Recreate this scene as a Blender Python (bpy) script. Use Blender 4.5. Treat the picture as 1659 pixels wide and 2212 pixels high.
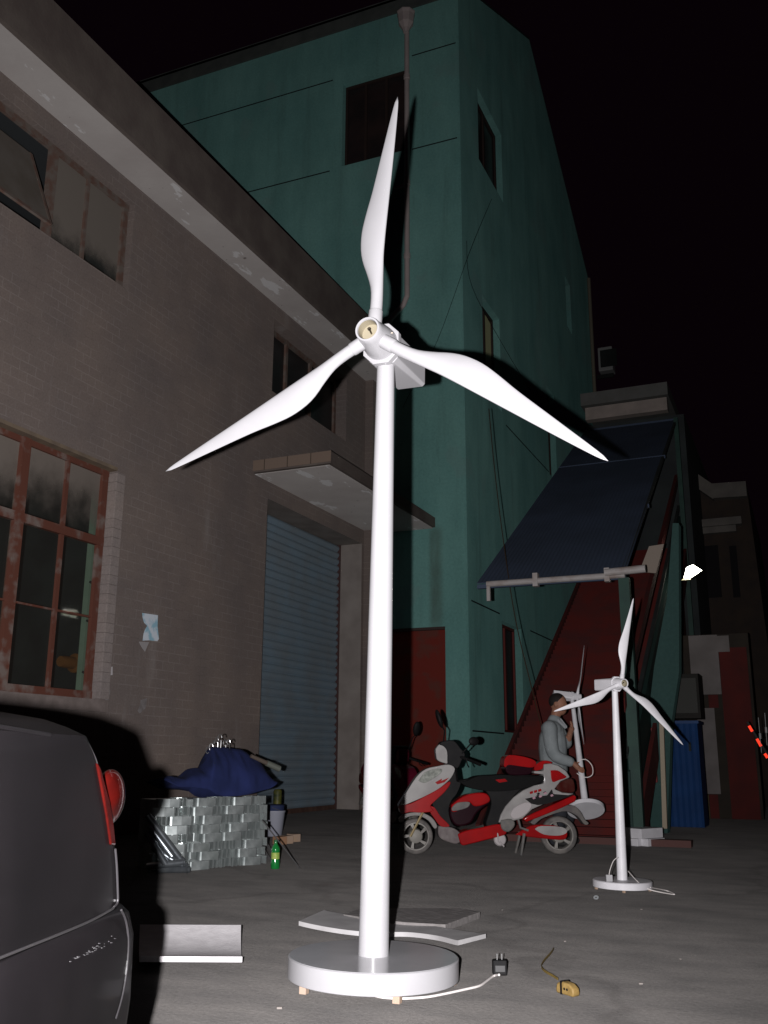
import bpy, bmesh, math, random
from mathutils import Vector, Matrix
random.seed(7)
R = math.radians
S = bpy.context.scene
for o in list(bpy.data.objects): bpy.data.objects.remove(o)

# ------------------------------------------------------------------ camera
F = 2075.0; CX, CY = 829.5, 1106.0           # focal length and centre for a 1659 x 2212 frame
TH, YAW, ROLL = R(14.4), R(23.5), R(0.3)
CAM = Vector((0, 0, .88))
fh = Vector((-math.sin(YAW), math.cos(YAW), 0))
fwd = fh*math.cos(TH) + Vector((0, 0, 1))*math.sin(TH)
r0 = Vector((math.cos(YAW), math.sin(YAW), 0)); u0 = r0.cross(fwd)
right = r0*math.cos(ROLL) + u0*math.sin(ROLL)
up = u0*math.cos(ROLL) - r0*math.sin(ROLL)
cd = bpy.data.cameras.new('camera'); cam = bpy.data.objects.new('camera', cd)
S.collection.objects.link(cam); S.camera = cam
M3 = Matrix((right, up, -fwd)).transposed()
cam.matrix_world = Matrix.Translation(CAM) @ M3.to_4x4()
cd.sensor_fit = 'VERTICAL'; cd.sensor_height = 36; cd.lens = 36*F/2212; cd.clip_start = .02; cd.clip_end = 2000
# ------------------------------------------------------------------ night sky, the camera's flash, exposure
W = bpy.data.worlds.new('World'); S.world = W; W.use_nodes = True
bg = W.node_tree.nodes['Background']; bg.inputs[0].default_value = (.0034, .0012, .0026, 1); bg.inputs[1].default_value = .55
fl = bpy.data.lights.new('camera_flash', 'SPOT'); fl.energy = 2900; fl.spot_size = R(104); fl.spot_blend = 1; fl.shadow_soft_size = .012
fl.color = (1, .97, .99)
flo = bpy.data.objects.new('camera_flash', fl); S.collection.objects.link(flo)
flo.matrix_world = Matrix.Translation(CAM - right*.115 - up*.012 + fwd*.01) @ Matrix.Rotation(R(4), 4, 'Z') @ M3.to_4x4()
S.view_settings.view_transform = 'Standard'; S.view_settings.look = 'None'
S.view_settings.exposure = 0; S.view_settings.gamma = 1

# ------------------------------------------------------------------ helpers
def ray(x, y):
    d = fwd*F + right*(x-CX) - up*(y-CY); return d.normalized()
def onX(x, y, v): r = ray(x, y); return CAM + r*((v-CAM.x)/r.x)
def onY(x, y, v): r = ray(x, y); return CAM + r*((v-CAM.y)/r.y)
def onZ(x, y, v=0.): r = ray(x, y); return CAM + r*((v-CAM.z)/r.z)
def onP(x, y, p, n): r = ray(x, y); return CAM + r*((p-CAM).dot(n)/r.dot(n))
def atD(x, y, d): r = ray(x, y); return CAM + r*(d/math.hypot(r.x, r.y))   # at horizontal distance d
col = S.collection
ORG = {}
def tag(o, label=None, cat=None, group=None, kind=None):
    if label: o['label'] = label
    if cat: o['category'] = cat
    if group: o['group'] = group
    if kind: o['kind'] = kind
    return o
def thing(name, label, cat, loc, group=None):
    o = bpy.data.objects.new(name, None); col.objects.link(o); o.location = loc; o.empty_display_size = .1
    ORG[o] = Vector(loc); return tag(o, label, cat, group)
def obj(name, bm, m, parent=None, smooth=False, bevel=0, seg=2, subs=0, origin=None, label=None, ang=40):
    """bm has world coordinates; it is linked as ONE mesh object, local to its thing"""
    org = ORG[parent] if parent else Vector(origin if origin is not None else (0, 0, 0))
    bmesh.ops.translate(bm, verts=bm.verts, vec=-org)
    bmesh.ops.recalc_face_normals(bm, faces=bm.faces)
    me = bpy.data.meshes.new(name); bm.to_mesh(me); bm.free()
    o = bpy.data.objects.new(name, me); col.objects.link(o)
    ms = m if isinstance(m, (list, tuple)) else [m]
    for q in ms: me.materials.append(q)
    if smooth:
        for p in me.polygons: p.use_smooth = True
        if ang < 180:
            try: me.set_sharp_from_angle(angle=R(ang))
            except Exception: pass
    if bevel:
        b = o.modifiers.new('bevel', 'BEVEL'); b.width = bevel; b.segments = seg; b.limit_method = 'ANGLE'; b.angle_limit = R(30)
    if subs:
        s = o.modifiers.new('sub', 'SUBSURF'); s.levels = subs; s.render_levels = subs
    if parent: o.parent = parent; ORG[o] = org
    else: o.location = org; ORG[o] = org
    if label: o['label'] = label
    return o
def struct(name, bm, m, **k):
    o = obj(name, bm, m, **k); o['kind'] = 'structure'; return o
def NB(): return bmesh.new()
def quad(bm, a, b, c, d, mi=0):
    f = bm.faces.new([bm.verts.new(v) for v in (a, b, c, d)]); f.material_index = mi; return f
def poly(bm, pts, mi=0):
    f = bm.faces.new([bm.verts.new(v) for v in pts]); f.material_index = mi; return f
def prism(bm, pts, vec, mi=0):
    """polygon pts (3d) swept along vec"""
    vec = Vector(vec); a = [bm.verts.new(Vector(p)) for p in pts]; b = [bm.verts.new(Vector(p)+vec) for p in pts]
    n = len(pts)
    fs = [bm.faces.new(a), bm.faces.new(list(reversed(b)))]
    for i in range(n): fs.append(bm.faces.new((a[i], b[i], b[(i+1) % n], a[(i+1) % n])))
    for f in fs: f.material_index = mi
def box(bm, x0, x1, y0, y1, z0, z1, mi=0):
    prism(bm, [(x0, y0, z0), (x1, y0, z0), (x1, y1, z0), (x0, y1, z0)], (0, 0, z1-z0), mi)
def obox(bm, c, ax, ay, az, mi=0):
    """box centred at c with half-axis vectors"""
    c, ax, ay, az = map(Vector, (c, ax, ay, az))
    prism(bm, [c-ax-ay-az, c+ax-ay-az, c+ax+ay-az, c-ax+ay-az], az*2, mi)
def frame(d):
    d = Vector(d).normalized(); t = Vector((0, 0, 1)) if abs(d.z) < .95 else Vector((1, 0, 0))
    a = d.cross(t).normalized(); return a, d.cross(a).normalized()
def rings(bm, rs, cap=True, mi=0):
    n = len(rs[0]); vs = [[bm.verts.new(p) for p in r] for r in rs]
    for i in range(len(vs)-1):
        for j in range(n):
            f = bm.faces.new((vs[i][j], vs[i][(j+1) % n], vs[i+1][(j+1) % n], vs[i+1][j])); f.material_index = mi
    if cap:
        for q in (list(reversed(vs[0])), vs[-1]):
            f = bm.faces.new(q); f.material_index = mi
    return vs
def circ(c, a, b, r, n=16, ph=0):
    return [Vector(c)+a*(r*math.cos(2*math.pi*i/n+ph))+b*(r*math.sin(2*math.pi*i/n+ph)) for i in range(n)]
def cyl(bm, p, q, ra, rb=None, n=16, cap=True, mi=0):
    p, q = Vector(p), Vector(q); rb = ra if rb is None else rb; a, b = frame(q-p)
    rings(bm, [circ(p, a, b, ra, n), circ(q, a, b, rb, n)], cap, mi)
def lathe(bm, c, ax, prof, n=32, cap=True, mi=0):
    """prof: (distance along ax, radius)"""
    ax = Vector(ax).normalized(); a, b = frame(ax); c = Vector(c)
    rings(bm, [circ(c+ax*t, a, b, max(r, 1e-4), n) for t, r in prof], cap, mi)
def tube(bm, pts, r, n=8, mi=0):
    pts = [Vector(p) for p in pts]; rs = []; a = None
    for i, p in enumerate(pts):
        d = (pts[min(i+1, len(pts)-1)]-pts[max(i-1, 0)]).normalized()
        if a is None: a, b = frame(d)
        else:
            a = (a-d*a.dot(d)).normalized(); b = d.cross(a)
        rr = r[i] if isinstance(r, (list, tuple)) else r
        rs.append(circ(p, a, b, rr, n))
    rings(bm, rs, True, mi)
def smoothpath(pts, k=6):
    pts = [Vector(p) for p in pts]; out = []
    for i in range(len(pts)-1):
        p0, p1, p2, p3 = pts[max(i-1, 0)], pts[i], pts[i+1], pts[min(i+2, len(pts)-1)]
        for j in range(k):
            t = j/k
            out.append(.5*((2*p1)+(p2-p0)*t+(2*p0-5*p1+4*p2-p3)*t*t+(3*p1-p0-3*p2+p3)*t**3))
    out.append(pts[-1]); return out
def ball(bm, c, rx, ry=None, rz=None, seg=16, mi=0, rot=None):
    g = bmesh.ops.create_uvsphere(bm, u_segments=seg, v_segments=max(8, seg//2), radius=1)
    m = Matrix.Diagonal((rx, ry or rx, rz or rx, 1))
    if rot: m = rot @ m
    bmesh.ops.transform(bm, matrix=Matrix.Translation(Vector(c)) @ m, verts=g['verts'])
    for v in g['verts']:
        for f in v.link_faces: f.material_index = mi

# ------------------------------------------------------------------ materials
def mat(name, c, rough=.8, metal=0, c2=None, scale=6, bump=0, bscale=60, detail=6, coat=0, spec=None, alpha=1, lo=.35, hi=.65):
    m = bpy.data.materials.new(name); m.use_nodes = True; nt = m.node_tree; b = nt.nodes['Principled BSDF']
    b.inputs['Base Color'].default_value = (*c, 1); b.inputs['Roughness'].default_value = rough; b.inputs['Metallic'].default_value = metal
    b.inputs['Specular IOR Level'].default_value = spec if spec is not None else (.5 if metal > .3 else .22)
    if coat: b.inputs['Coat Weight'].default_value = coat; b.inputs['Coat Roughness'].default_value = .08
    tc = nt.nodes.new('ShaderNodeTexCoord')
    if c2:
        n = nt.nodes.new('ShaderNodeTexNoise'); n.inputs['Scale'].default_value = scale; n.inputs['Detail'].default_value = detail
        r = nt.nodes.new('ShaderNodeValToRGB'); r.color_ramp.elements[0].position = lo; r.color_ramp.elements[1].position = hi
        r.color_ramp.elements[0].color = (*c, 1); r.color_ramp.elements[1].color = (*c2, 1)
        nt.links.new(tc.outputs['Object'], n.inputs['Vector']); nt.links.new(n.outputs['Fac'], r.inputs['Fac']); nt.links.new(r.outputs['Color'], b.inputs['Base Color'])
    if bump:
        n2 = nt.nodes.new('ShaderNodeTexNoise'); n2.inputs['Scale'].default_value = bscale; n2.inputs['Detail'].default_value = 4
        bp = nt.nodes.new('ShaderNodeBump'); bp.inputs['Strength'].default_value = bump; bp.inputs['Distance'].default_value = .01
        nt.links.new(tc.outputs['Object'], n2.inputs['Vector']); nt.links.new(n2.outputs['Fac'], bp.inputs['Height']); nt.links.new(bp.outputs['Normal'], b.inputs['Normal'])
    return m
def N(nt, t, **kw):
    n = nt.nodes.new(t)
    for k, v in kw.items():
        if k in n.inputs: n.inputs[k].default_value = v
        else: setattr(n, k, v)
    return n
def mixc(nt, fac, a, b, mode='MIX'):
    m = nt.nodes.new('ShaderNodeMix'); m.data_type = 'RGBA'; m.blend_type = mode
    for s, v in ((0, fac), (6, a), (7, b)):
        if hasattr(v, 'is_linked') or hasattr(v, 'links'): nt.links.new(v, m.inputs[s])
        else: m.inputs[s].default_value = v if s == 0 else (*v, 1)
    return m.outputs[2]
def ramp(nt, src, p0, p1, c0=(0, 0, 0), c1=(1, 1, 1)):
    r = nt.nodes.new('ShaderNodeValToRGB'); e = r.color_ramp.elements
    e[0].position = p0; e[1].position = p1; e[0].color = (*c0, 1); e[1].color = (*c1, 1)
    nt.links.new(src, r.inputs['Fac']); return r.outputs['Color']
def noise(nt, vec, scale, detail=5, rough=.55, stretch=None):
    if stretch:
        mp = nt.nodes.new('ShaderNodeMapping'); mp.inputs['Scale'].default_value = stretch
        nt.links.new(vec, mp.inputs['Vector']); vec = mp.outputs['Vector']
    n = N(nt, 'ShaderNodeTexNoise', Scale=scale, Detail=detail, Roughness=rough); nt.links.new(vec, n.inputs['Vector']); return n.outputs['Fac']
def base(name, rough=.85, dr=.35):
    m = bpy.data.materials.new(name); m.use_nodes = True; nt = m.node_tree; b = nt.nodes['Principled BSDF']; b.inputs['Roughness'].default_value = rough; b.inputs['Specular IOR Level'].default_value = .2; b.inputs['Diffuse Roughness'].default_value = dr
    tc = nt.nodes.new('ShaderNodeTexCoord'); return m, nt, b, tc.outputs['Object']
def addbump(nt, b, h, strength=.3, dist=.01):
    bp = N(nt, 'ShaderNodeBump', Strength=strength, Distance=dist); nt.links.new(h, bp.inputs['Height']); nt.links.new(bp.outputs['Normal'], b.inputs['Normal'])

def tile_mat(name, ca, cb, cm, bw=.24, bh=.115, axis='YZ', mortar=.006):
    m, nt, b, co = base(name, .82)
    sp = nt.nodes.new('ShaderNodeSeparateXYZ'); nt.links.new(co, sp.inputs[0]); cb_ = nt.nodes.new('ShaderNodeCombineXYZ')
    nt.links.new(sp.outputs[axis[0]], cb_.inputs['X']); nt.links.new(sp.outputs[axis[1]], cb_.inputs['Y'])
    k = N(nt, 'ShaderNodeTexBrick', Scale=1.0); k.inputs['Mortar Size'].default_value = mortar; k.inputs['Mortar Smooth'].default_value = .4
    k.inputs['Brick Width'].default_value = bw; k.inputs['Row Height'].default_value = bh; k.inputs['Bias'].default_value = 0
    k.inputs['Color1'].default_value = (*ca, 1); k.inputs['Color2'].default_value = (*cb, 1)
    mc = mixc(nt, ramp(nt, noise(nt, co, 2.2), .45, .62), cm, tuple(.85*x for x in ca))
    nt.links.new(mc, k.inputs['Mortar']); nt.links.new(cb_.outputs[0], k.inputs['Vector'])
    big = ramp(nt, noise(nt, co, .9, 6), .35, .7, (.88, .88, .90), (1.1, 1.06, 1.02))
    c = mixc(nt, 1.0, k.outputs['Color'], big, 'MULTIPLY')
    fine = ramp(nt, noise(nt, co, 45, 3), .3, .7, (.88, .88, .88), (1.12, 1.12, 1.12))
    c = mixc(nt, 1.0, c, fine, 'MULTIPLY')
    # old drips of cement and dirt
    dr = ramp(nt, noise(nt, co, 1.6, 6, .65, (1, 1, .22)), .62, .76)
    c = mixc(nt, mixc(nt, 1.0, dr, (.35, .35, .35), 'MULTIPLY'), c, (.33, .31, .3))
    nt.links.new(c, b.inputs['Base Color'])
    addbump(nt, b, k.outputs['Fac'], -.25, .006); return m
M = {}
M['wall_tile'] = tile_mat('wall_tile', (.19, .158, .142), (.180, .149, .135), (.235, .203, .186))
M['wall_tile_x'] = tile_mat('wall_tile_side', (.19, .16, .145), (.165, .138, .128), (.25, .225, .21), axis='XZ')

def concrete_ground():
    m, nt, b, co = base('yard_concrete', .9, 1)
    c = ramp(nt, noise(nt, co, .35, 8, .6), .3, .7, (.064, .061, .058), (.098, .093, .088))
    c = mixc(nt, 1.0, c, ramp(nt, noise(nt, co, 2.2, 8, .65, (1, 2.2, 1)), .3, .72, (.72, .72, .73), (1.15, 1.13, 1.12)), 'MULTIPLY')
    c = mixc(nt, 1.0, c, ramp(nt, noise(nt, co, 70, 3), .25, .75, (.8, .8, .8), (1.2, 1.2, 1.2)), 'MULTIPLY')
    st = ramp(nt, noise(nt, co, .8, 6, .7), .58, .72)
    c = mixc(nt, mixc(nt, 1., st, (.28,)*3, 'MULTIPLY'), c, (.038, .035, .034))
    ru = ramp(nt, noise(nt, co, 1.3, 5, .6), .66, .78)
    c = mixc(nt, mixc(nt, 1., ru, (.5,)*3, 'MULTIPLY'), c, (.05, .034, .03))
    gr = ramp(nt, noise(nt, co, 9, 6, .7), .68, .8)
    c = mixc(nt, mixc(nt, 1., gr, (.4,)*3, 'MULTIPLY'), c, (.105, .10, .095))
    # cracks
    v = N(nt, 'ShaderNodeTexVoronoi', Scale=.22); v.feature = 'DISTANCE_TO_EDGE'
    n = N(nt, 'ShaderNodeTexNoise', Scale=1.5, Detail=6); nt.links.new(co, n.inputs['Vector'])
    add = nt.nodes.new('ShaderNodeVectorMath'); add.operation = 'ADD'; nt.links.new(co, add.inputs[0]); nt.links.new(n.outputs['Color'], add.inputs[1])
    nt.links.new(add.outputs[0], v.inputs['Vector'])
    cr = ramp(nt, v.outputs['Distance'], .002, .012, (1, 1, 1), (0, 0, 0))
    c = mixc(nt, mixc(nt, 1., cr, (.25,)*3, 'MULTIPLY'), c, (.02, .018, .017))
    tm = ramp(nt, noise(nt, co, 1.1, 7, .7, (.35, 2.2, 1)), .56, .70)
    c = mixc(nt, mixc(nt, 1., tm, (.35,)*3, 'MULTIPLY'), c, (.036, .034, .033))
    gt = ramp(nt, noise(nt, co, 160, 2, .5), .70, .76)
    c = mixc(nt, mixc(nt, 1., gt, (.6,)*3, 'MULTIPLY'), c, (.17, .165, .155))
    nt.links.new(c, b.inputs['Base Color'])
    addbump(nt, b, noise(nt, co, 38, 6, .7), .5, .012)
    return m
M['ground'] = concrete_ground()

def teal_mat(name='teal_render', k=1.):
    m, nt, b, co = base(name, .9)
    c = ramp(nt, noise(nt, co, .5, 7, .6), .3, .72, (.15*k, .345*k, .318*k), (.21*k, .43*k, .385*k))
    c = mixc(nt, 1., c, ramp(nt, noise(nt, co, 1.3, 7, .65, (1, 1, .3)), .3, .72, (.78, .8, .8), (1.1, 1.08, 1.08)), 'MULTIPLY')
    c = mixc(nt, 1., c, ramp(nt, noise(nt, co, 22, 4), .3, .7, (.9, .9, .9), (1.08, 1.08, 1.08)), 'MULTIPLY')
    st = ramp(nt, noise(nt, co, 1.1, 7, .7, (1.8, 1.8, .16)), .54, .74)
    c = mixc(nt, mixc(nt, 1., st, (.42,)*3, 'MULTIPLY'), c, (.075*k, .12*k, .11*k))
    pt = ramp(nt, noise(nt, co, .55, 4, .5), .60, .62)
    c = mixc(nt, mixc(nt, 1., pt, (.28,)*3, 'MULTIPLY'), c, (.2*k, .31*k, .29*k))
    sp0 = ramp(nt, noise(nt, co, 26, 3, .6), .70, .74)
    c = mixc(nt, mixc(nt, 1., sp0, (.3,)*3, 'MULTIPLY'), c, (.06, .09, .085))
    sp = nt.nodes.new('ShaderNodeSeparateXYZ'); nt.links.new(co, sp.inputs[0])
    def mr_(src, a, b_, t0=0, t1=1):
        q = N(nt, 'ShaderNodeMapRange', interpolation_type='SMOOTHSTEP'); q.inputs['From Min'].default_value = a; q.inputs['From Max'].default_value = b_; q.inputs['To Min'].default_value = t0; q.inputs['To Max'].default_value = t1
        nt.links.new(src, q.inputs['Value']); return q.outputs[0]
    def mul(p, q):
        n_ = N(nt, 'ShaderNodeMath', operation='MULTIPLY'); nt.links.new(p, n_.inputs[0]); nt.links.new(q, n_.inputs[1]); return n_.outputs[0]
    X_, Z_ = sp.outputs['X'], sp.outputs['Z']
    f = mul(mul(mr_(X_, -.80, -.66), mr_(X_, -.60, -.42, 1, 0)), mul(mr_(Z_, 3.0, 3.5), mr_(Z_, 5.0, 5.25, 1, 0)))
    f = mul(f, noise(nt, co, 4, 6, .6, (1, 1, .3)))
    c = mixc(nt, f, c, (.07, .055, .03))
    hz = noise(nt, co, .35, 3)
    nt.links.new(c, b.inputs['Base Color']); addbump(nt, b, noise(nt, co, 30, 5), .25, .01); return m
M['teal'] = teal_mat()
M['plaster'] = mat('soffit_plaster', (.42, .385, .365), .9, c2=(.36, .33, .31), scale=3, bump=.2, bscale=15)
def soffit_mat():
    m, nt, b, co = base('peeling_soffit', .9)
    c = ramp(nt, noise(nt, co, 1.2, 6), .3, .7, (.42, .385, .365), (.50, .47, .445))
    w = ramp(nt, noise(nt, co, 1.6, 7, .6, (2, .7, 1)), .60, .615)
    c = mixc(nt, w, c, (.62, .61, .60))
    d = ramp(nt, noise(nt, co, 3.5, 7, .7, (1, .6, 1)), .68, .70)
    c = mixc(nt, mixc(nt, 1., d, (.8,)*3, 'MULTIPLY'), c, (.13, .11, .1))
    sp = ramp(nt, noise(nt, co, 14, 2), .74, .76)
    c = mixc(nt, sp, c, (.1, .09, .08))
    nt.links.new(c, b.inputs['Base Color']); addbump(nt, b, noise(nt, co, 20, 5), .3, .01); return m
M['soffit'] = soffit_mat()
M['fascia'] = mat('fascia_render', (.125, .10, .09), .9, c2=(.165, .138, .12), scale=2.5, bump=.3, bscale=25)
M['lintel'] = mat('lintel_render', (.24, .215, .2), .9, c2=(.19, .17, .155), scale=3, bump=.2)
M['jamb'] = mat('jamb_render', (.30, .265, .24), .9, c2=(.23, .2, .18), scale=2.5, bump=.2)
def rust_paint(name, c, c2, lo, hi, rough=.5, scale=9):
    return mat(name, c, rough, c2=c2, scale=scale, detail=8, lo=lo, hi=hi, bump=.15, bscale=40)
M['frame'] = rust_paint('red_brown_frame', (.145, .055, .038), (.21, .165, .145), .5, .66, .6, 5)
M['frame_dusty'] = rust_paint('dusty_red_frame', (.15, .09, .07), (.17, .14, .12), .4, .6, .8)
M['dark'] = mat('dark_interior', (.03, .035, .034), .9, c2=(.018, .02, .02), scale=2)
M['black'] = mat('black_void', (.006, .005, .006), .9)
M['shutter'] = mat('blue_grey_shutter', (.25, .335, .40), .6, c2=(.25, .30, .335), scale=2, bump=.1, bscale=30, metal=.1)
M['shutter_dirty'] = M['shutter']
M['rubber'] = mat('tyre_rubber', (.085, .08, .076), .9, c2=(.15, .138, .128), scale=14)
M['white'] = mat('white_gloss_paint', (.33, .326, .336), .3, c2=(.30, .296, .305), scale=3, coat=.12, bump=.02, bscale=14)
M['white_dim'] = mat('white_paint_dusty', (.62, .61, .63), .4, c2=(.55, .54, .56), scale=8)
M['base_top'] = mat('base_top_gloss', (.34, .34, .35), .22, c2=(.30, .30, .31), scale=5, coat=.4)
M['cream'] = mat('cream_lamp_inside', (.25, .22, .155), .6)
M['bolt'] = mat('steel_bolt', (.25, .22, .18), .35, 1)
M['wood'] = mat('pale_wood', (.33, .25, .2), .8, c2=(.36, .25, .17), scale=12)
M['foam'] = mat('white_foam', (.62, .60, .61), .9, c2=(.53, .51, .52), scale=18, bump=.2, bscale=120)
M['cord'] = mat('grey_white_cord', (.62, .58, .56), .5)
M['steel'] = mat('galvanised_steel', (.62, .67, .66), .4, .72, c2=(.34, .38, .375), scale=9, detail=5)
M['steel_tube'] = mat('galvanised_tube', (.33, .36, .38), .3, .8, c2=(.2, .22, .24), scale=10)
M['blue_cloth'] = mat('navy_cloth', (.013, .020, .080), .95, c2=(.008, .013, .05), scale=5, bump=.3, bscale=200)

# ------------------------------------------------------------------ the ground
bm = NB(); box(bm, -120, 120, -60, 200, -.5, 0)
struct('ground', bm, M['ground'])

# wall panels with real openings ----------------------------------
def wall_holes(bm, P, u0, u1, v0, v1, holes, mi=0, umax=None):
    us = sorted({u0, u1, *[h[0] for h in holes], *[h[1] for h in holes]}); vs = sorted({v0, v1, *[h[2] for h in holes], *[h[3] for h in holes]})
    us = [u for u in us if u0 <= u <= u1]; vs = [v for v in vs if v0 <= v <= v1]
    g = {}
    def V(i, j):
        if (i, j) not in g: g[i, j] = bm.verts.new(P(us[i], vs[j]))
        return g[i, j]
    for i in range(len(us)-1):
        for j in range(len(vs)-1):
            cu, cv = (us[i]+us[i+1])/2, (vs[j]+vs[j+1])/2
            if any(h[0] < cu < h[1] and h[2] < cv < h[3] for h in holes): continue
            f = bm.faces.new((V(i, j), V(i+1, j), V(i+1, j+1), V(i, j+1))); f.material_index = mi
def reveal(bm, P, n, h, d, mi=0, sides='lrtb'):
    n = Vector(n)*d; a, b, c, e = [Vector(P(*q)) for q in ((h[0], h[2]), (h[1], h[2]), (h[1], h[3]), (h[0], h[3]))]
    for s, p, q in (('b', a, b), ('r', b, c), ('t', c, e), ('l', e, a)):
        if s in sides: quad(bm, p, q, q+n, p+n, mi)

# ------------------------------------------------------------------ LEFT FACTORY BUILDING (plane X = WX)
WX = -7.5; YG = 16.63                                        # its wall, and the face of the teal building it meets
LB = thing('factory_building', 'long low factory with brown tiled wall, deep white soffit and blue roller shutter', 'building', (WX, 9, 0))
PW = lambda u, v: (WX, u, v)
zE = onX(690, 738, WX).z                                      # soffit height
h_low = (5.2, onX(253, 1012, WX).y, onX(222, 1512, WX).z, onX(229, 1002, WX).z)
h_up = (3.4, onX(287, 500, WX).y, onX(255, 612, WX).z, onX(278, 430, WX).z)
h_sm = (onX(589, 800, WX).y, onX(748, 900, WX).y, onX(587, 844, WX).z, onX(600, 700, WX).z)
h_door = (onX(574, 1200, WX).y, 16.2, 0, 4.84)
h_up = (h_up[0], h_up[1], h_up[2], min(h_up[3], zE-.25)); h_sm = (h_sm[0], h_sm[1], h_sm[2], h_up[3])
print('windows', h_low, h_up, h_sm, h_door, zE)
holes = [h_low, h_up, h_sm, h_door]
bm = NB(); wall_holes(bm, PW, -1, YG-.002, 0, zE, holes)
for h, d in ((h_low, .16), (h_up, .14), (h_sm, .28)): reveal(bm, PW, (-1, 0, 0), h, d, 0)
reveal(bm, PW, (-1, 0, 0), h_door, .53, 1, 'rt'); reveal(bm, PW, (-1, 0, 0), h_door, .53, 1, 'l')
box(bm, WX-.9, WX-.6, -1, h_low[0]-.4, 0, zE, 0)
obj('wall', bm, [M['wall_tile'], M['jamb']], LB)
bm = NB(); box(bm, WX+.002, WX+.17, YG-.34, YG-.004, 0, zE-.002); obj('pilaster', bm, M['wall_tile'], LB)
# eave: soffit slab and fascia
XE = onZ(622, 612, zE).x
fz = onX(500, 395, XE).z
print('eave', XE, fz, zE)
bm = NB(); box(bm, WX-6, XE-.003, -1, YG-.003, zE, zE+.12); obj('soffit', bm, M['soffit'], LB)
bm = NB(); box(bm, XE, XE+.06, -1, YG-.003, zE-.012, fz); obj('fascia', bm, M['fascia'], LB)
bm = NB(); box(bm, WX-6, XE, -1, YG-.006, fz-.2, fz-.02); obj('roof', bm, M['fascia'], LB)
# canopy over the shutter
ca, cb = onX(548, 996, WX), onY(715, 970, onX(548, 996, WX).y)
zb = onY(718, 1000, ca.y).z
XC = cb.x
bm = NB(); box(bm, WX-.02, XC, ca.y, YG-.005, zb+.004, ca.z); cn = obj('canopy', bm, M['fascia'], LB)
bm = NB(); box(bm, WX-.02, XC-.05, ca.y+.06, YG-.008, zb-.012, zb); obj('soffit', bm, M['soffit'], cn)
m, nt, b, co = base('canopy_end_tiles', .85)
k = N(nt, 'ShaderNodeTexBrick', Scale=1.); k.inputs['Brick Width'].default_value = .40; k.inputs['Row Height'].default_value = .3; k.inputs['Mortar Size'].default_value = .008
k.inputs['Color1'].default_value = (.22, .165, .13, 1); k.inputs['Color2'].default_value = (.20, .14, .105, 1); k.inputs['Mortar'].default_value = (.08, .06, .045, 1)
sp = nt.nodes.new('ShaderNodeSeparateXYZ'); nt.links.new(co, sp.inputs[0]); c3 = nt.nodes.new('ShaderNodeCombineXYZ')
nt.links.new(sp.outputs['X'], c3.inputs['X']); c3.inputs['Y'].default_value = .12; nt.links.new(c3.outputs[0], k.inputs['Vector']); nt.links.new(k.outputs['Color'], b.inputs['Base Color'])
bm = NB(); box(bm, WX, XC+.004, ca.y-.012, ca.y-.001, zb+.03, ca.z+.004); obj('end_tiles', bm, m, cn)
bm = NB(); box(bm, WX-.53, WX-.003, h_door[0]+.003, h_door[1]-.003, 4.845, 4.9); obj('lintel', bm, M['lintel'], LB)
# roller shutter
xs = WX-.50
SH = obj('roller_shutter', NB(), M['shutter'], LB)
bm = NB(); zz = .06; ns = 37; hh = (4.84-.06)/ns
prof = []
for i in range(ns):
    z = zz+i*hh
    for t in range(8): prof.append((xs+.040*math.sin(math.pi*t/8), z+hh*t/8))
    prof.append((xs-.012, z+hh*.985))
vs = [[bm.verts.new((x, y, z)) for x, z in prof] for y in (h_door[0]-.2, h_door[1]-.03)]
for i in range(len(prof)-1): bm.faces.new((vs[0][i], vs[1][i], vs[1][i+1], vs[0][i+1]))
me = SH.data
bmesh.ops.translate(bm, verts=bm.verts, vec=-ORG[LB]); bm.to_mesh(me); bm.free()
for p in me.polygons: p.use_smooth = True
bm = NB(); box(bm, xs-.02, xs+.045, h_door[0]-.1, h_door[1]-.03, .0, .075); obj('bottom_rail', bm, mat('rusty_rail', (.09, .05, .04), .8, c2=(.14, .08, .06), scale=8), SH)
bm = NB(); box(bm, xs-.03, xs+.06, h_door[1]-.03, h_door[1]+.01, 0, 4.84); obj('guide_rail', bm, mat('rusty_guide', (.075, .04, .038), .7), SH)

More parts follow.
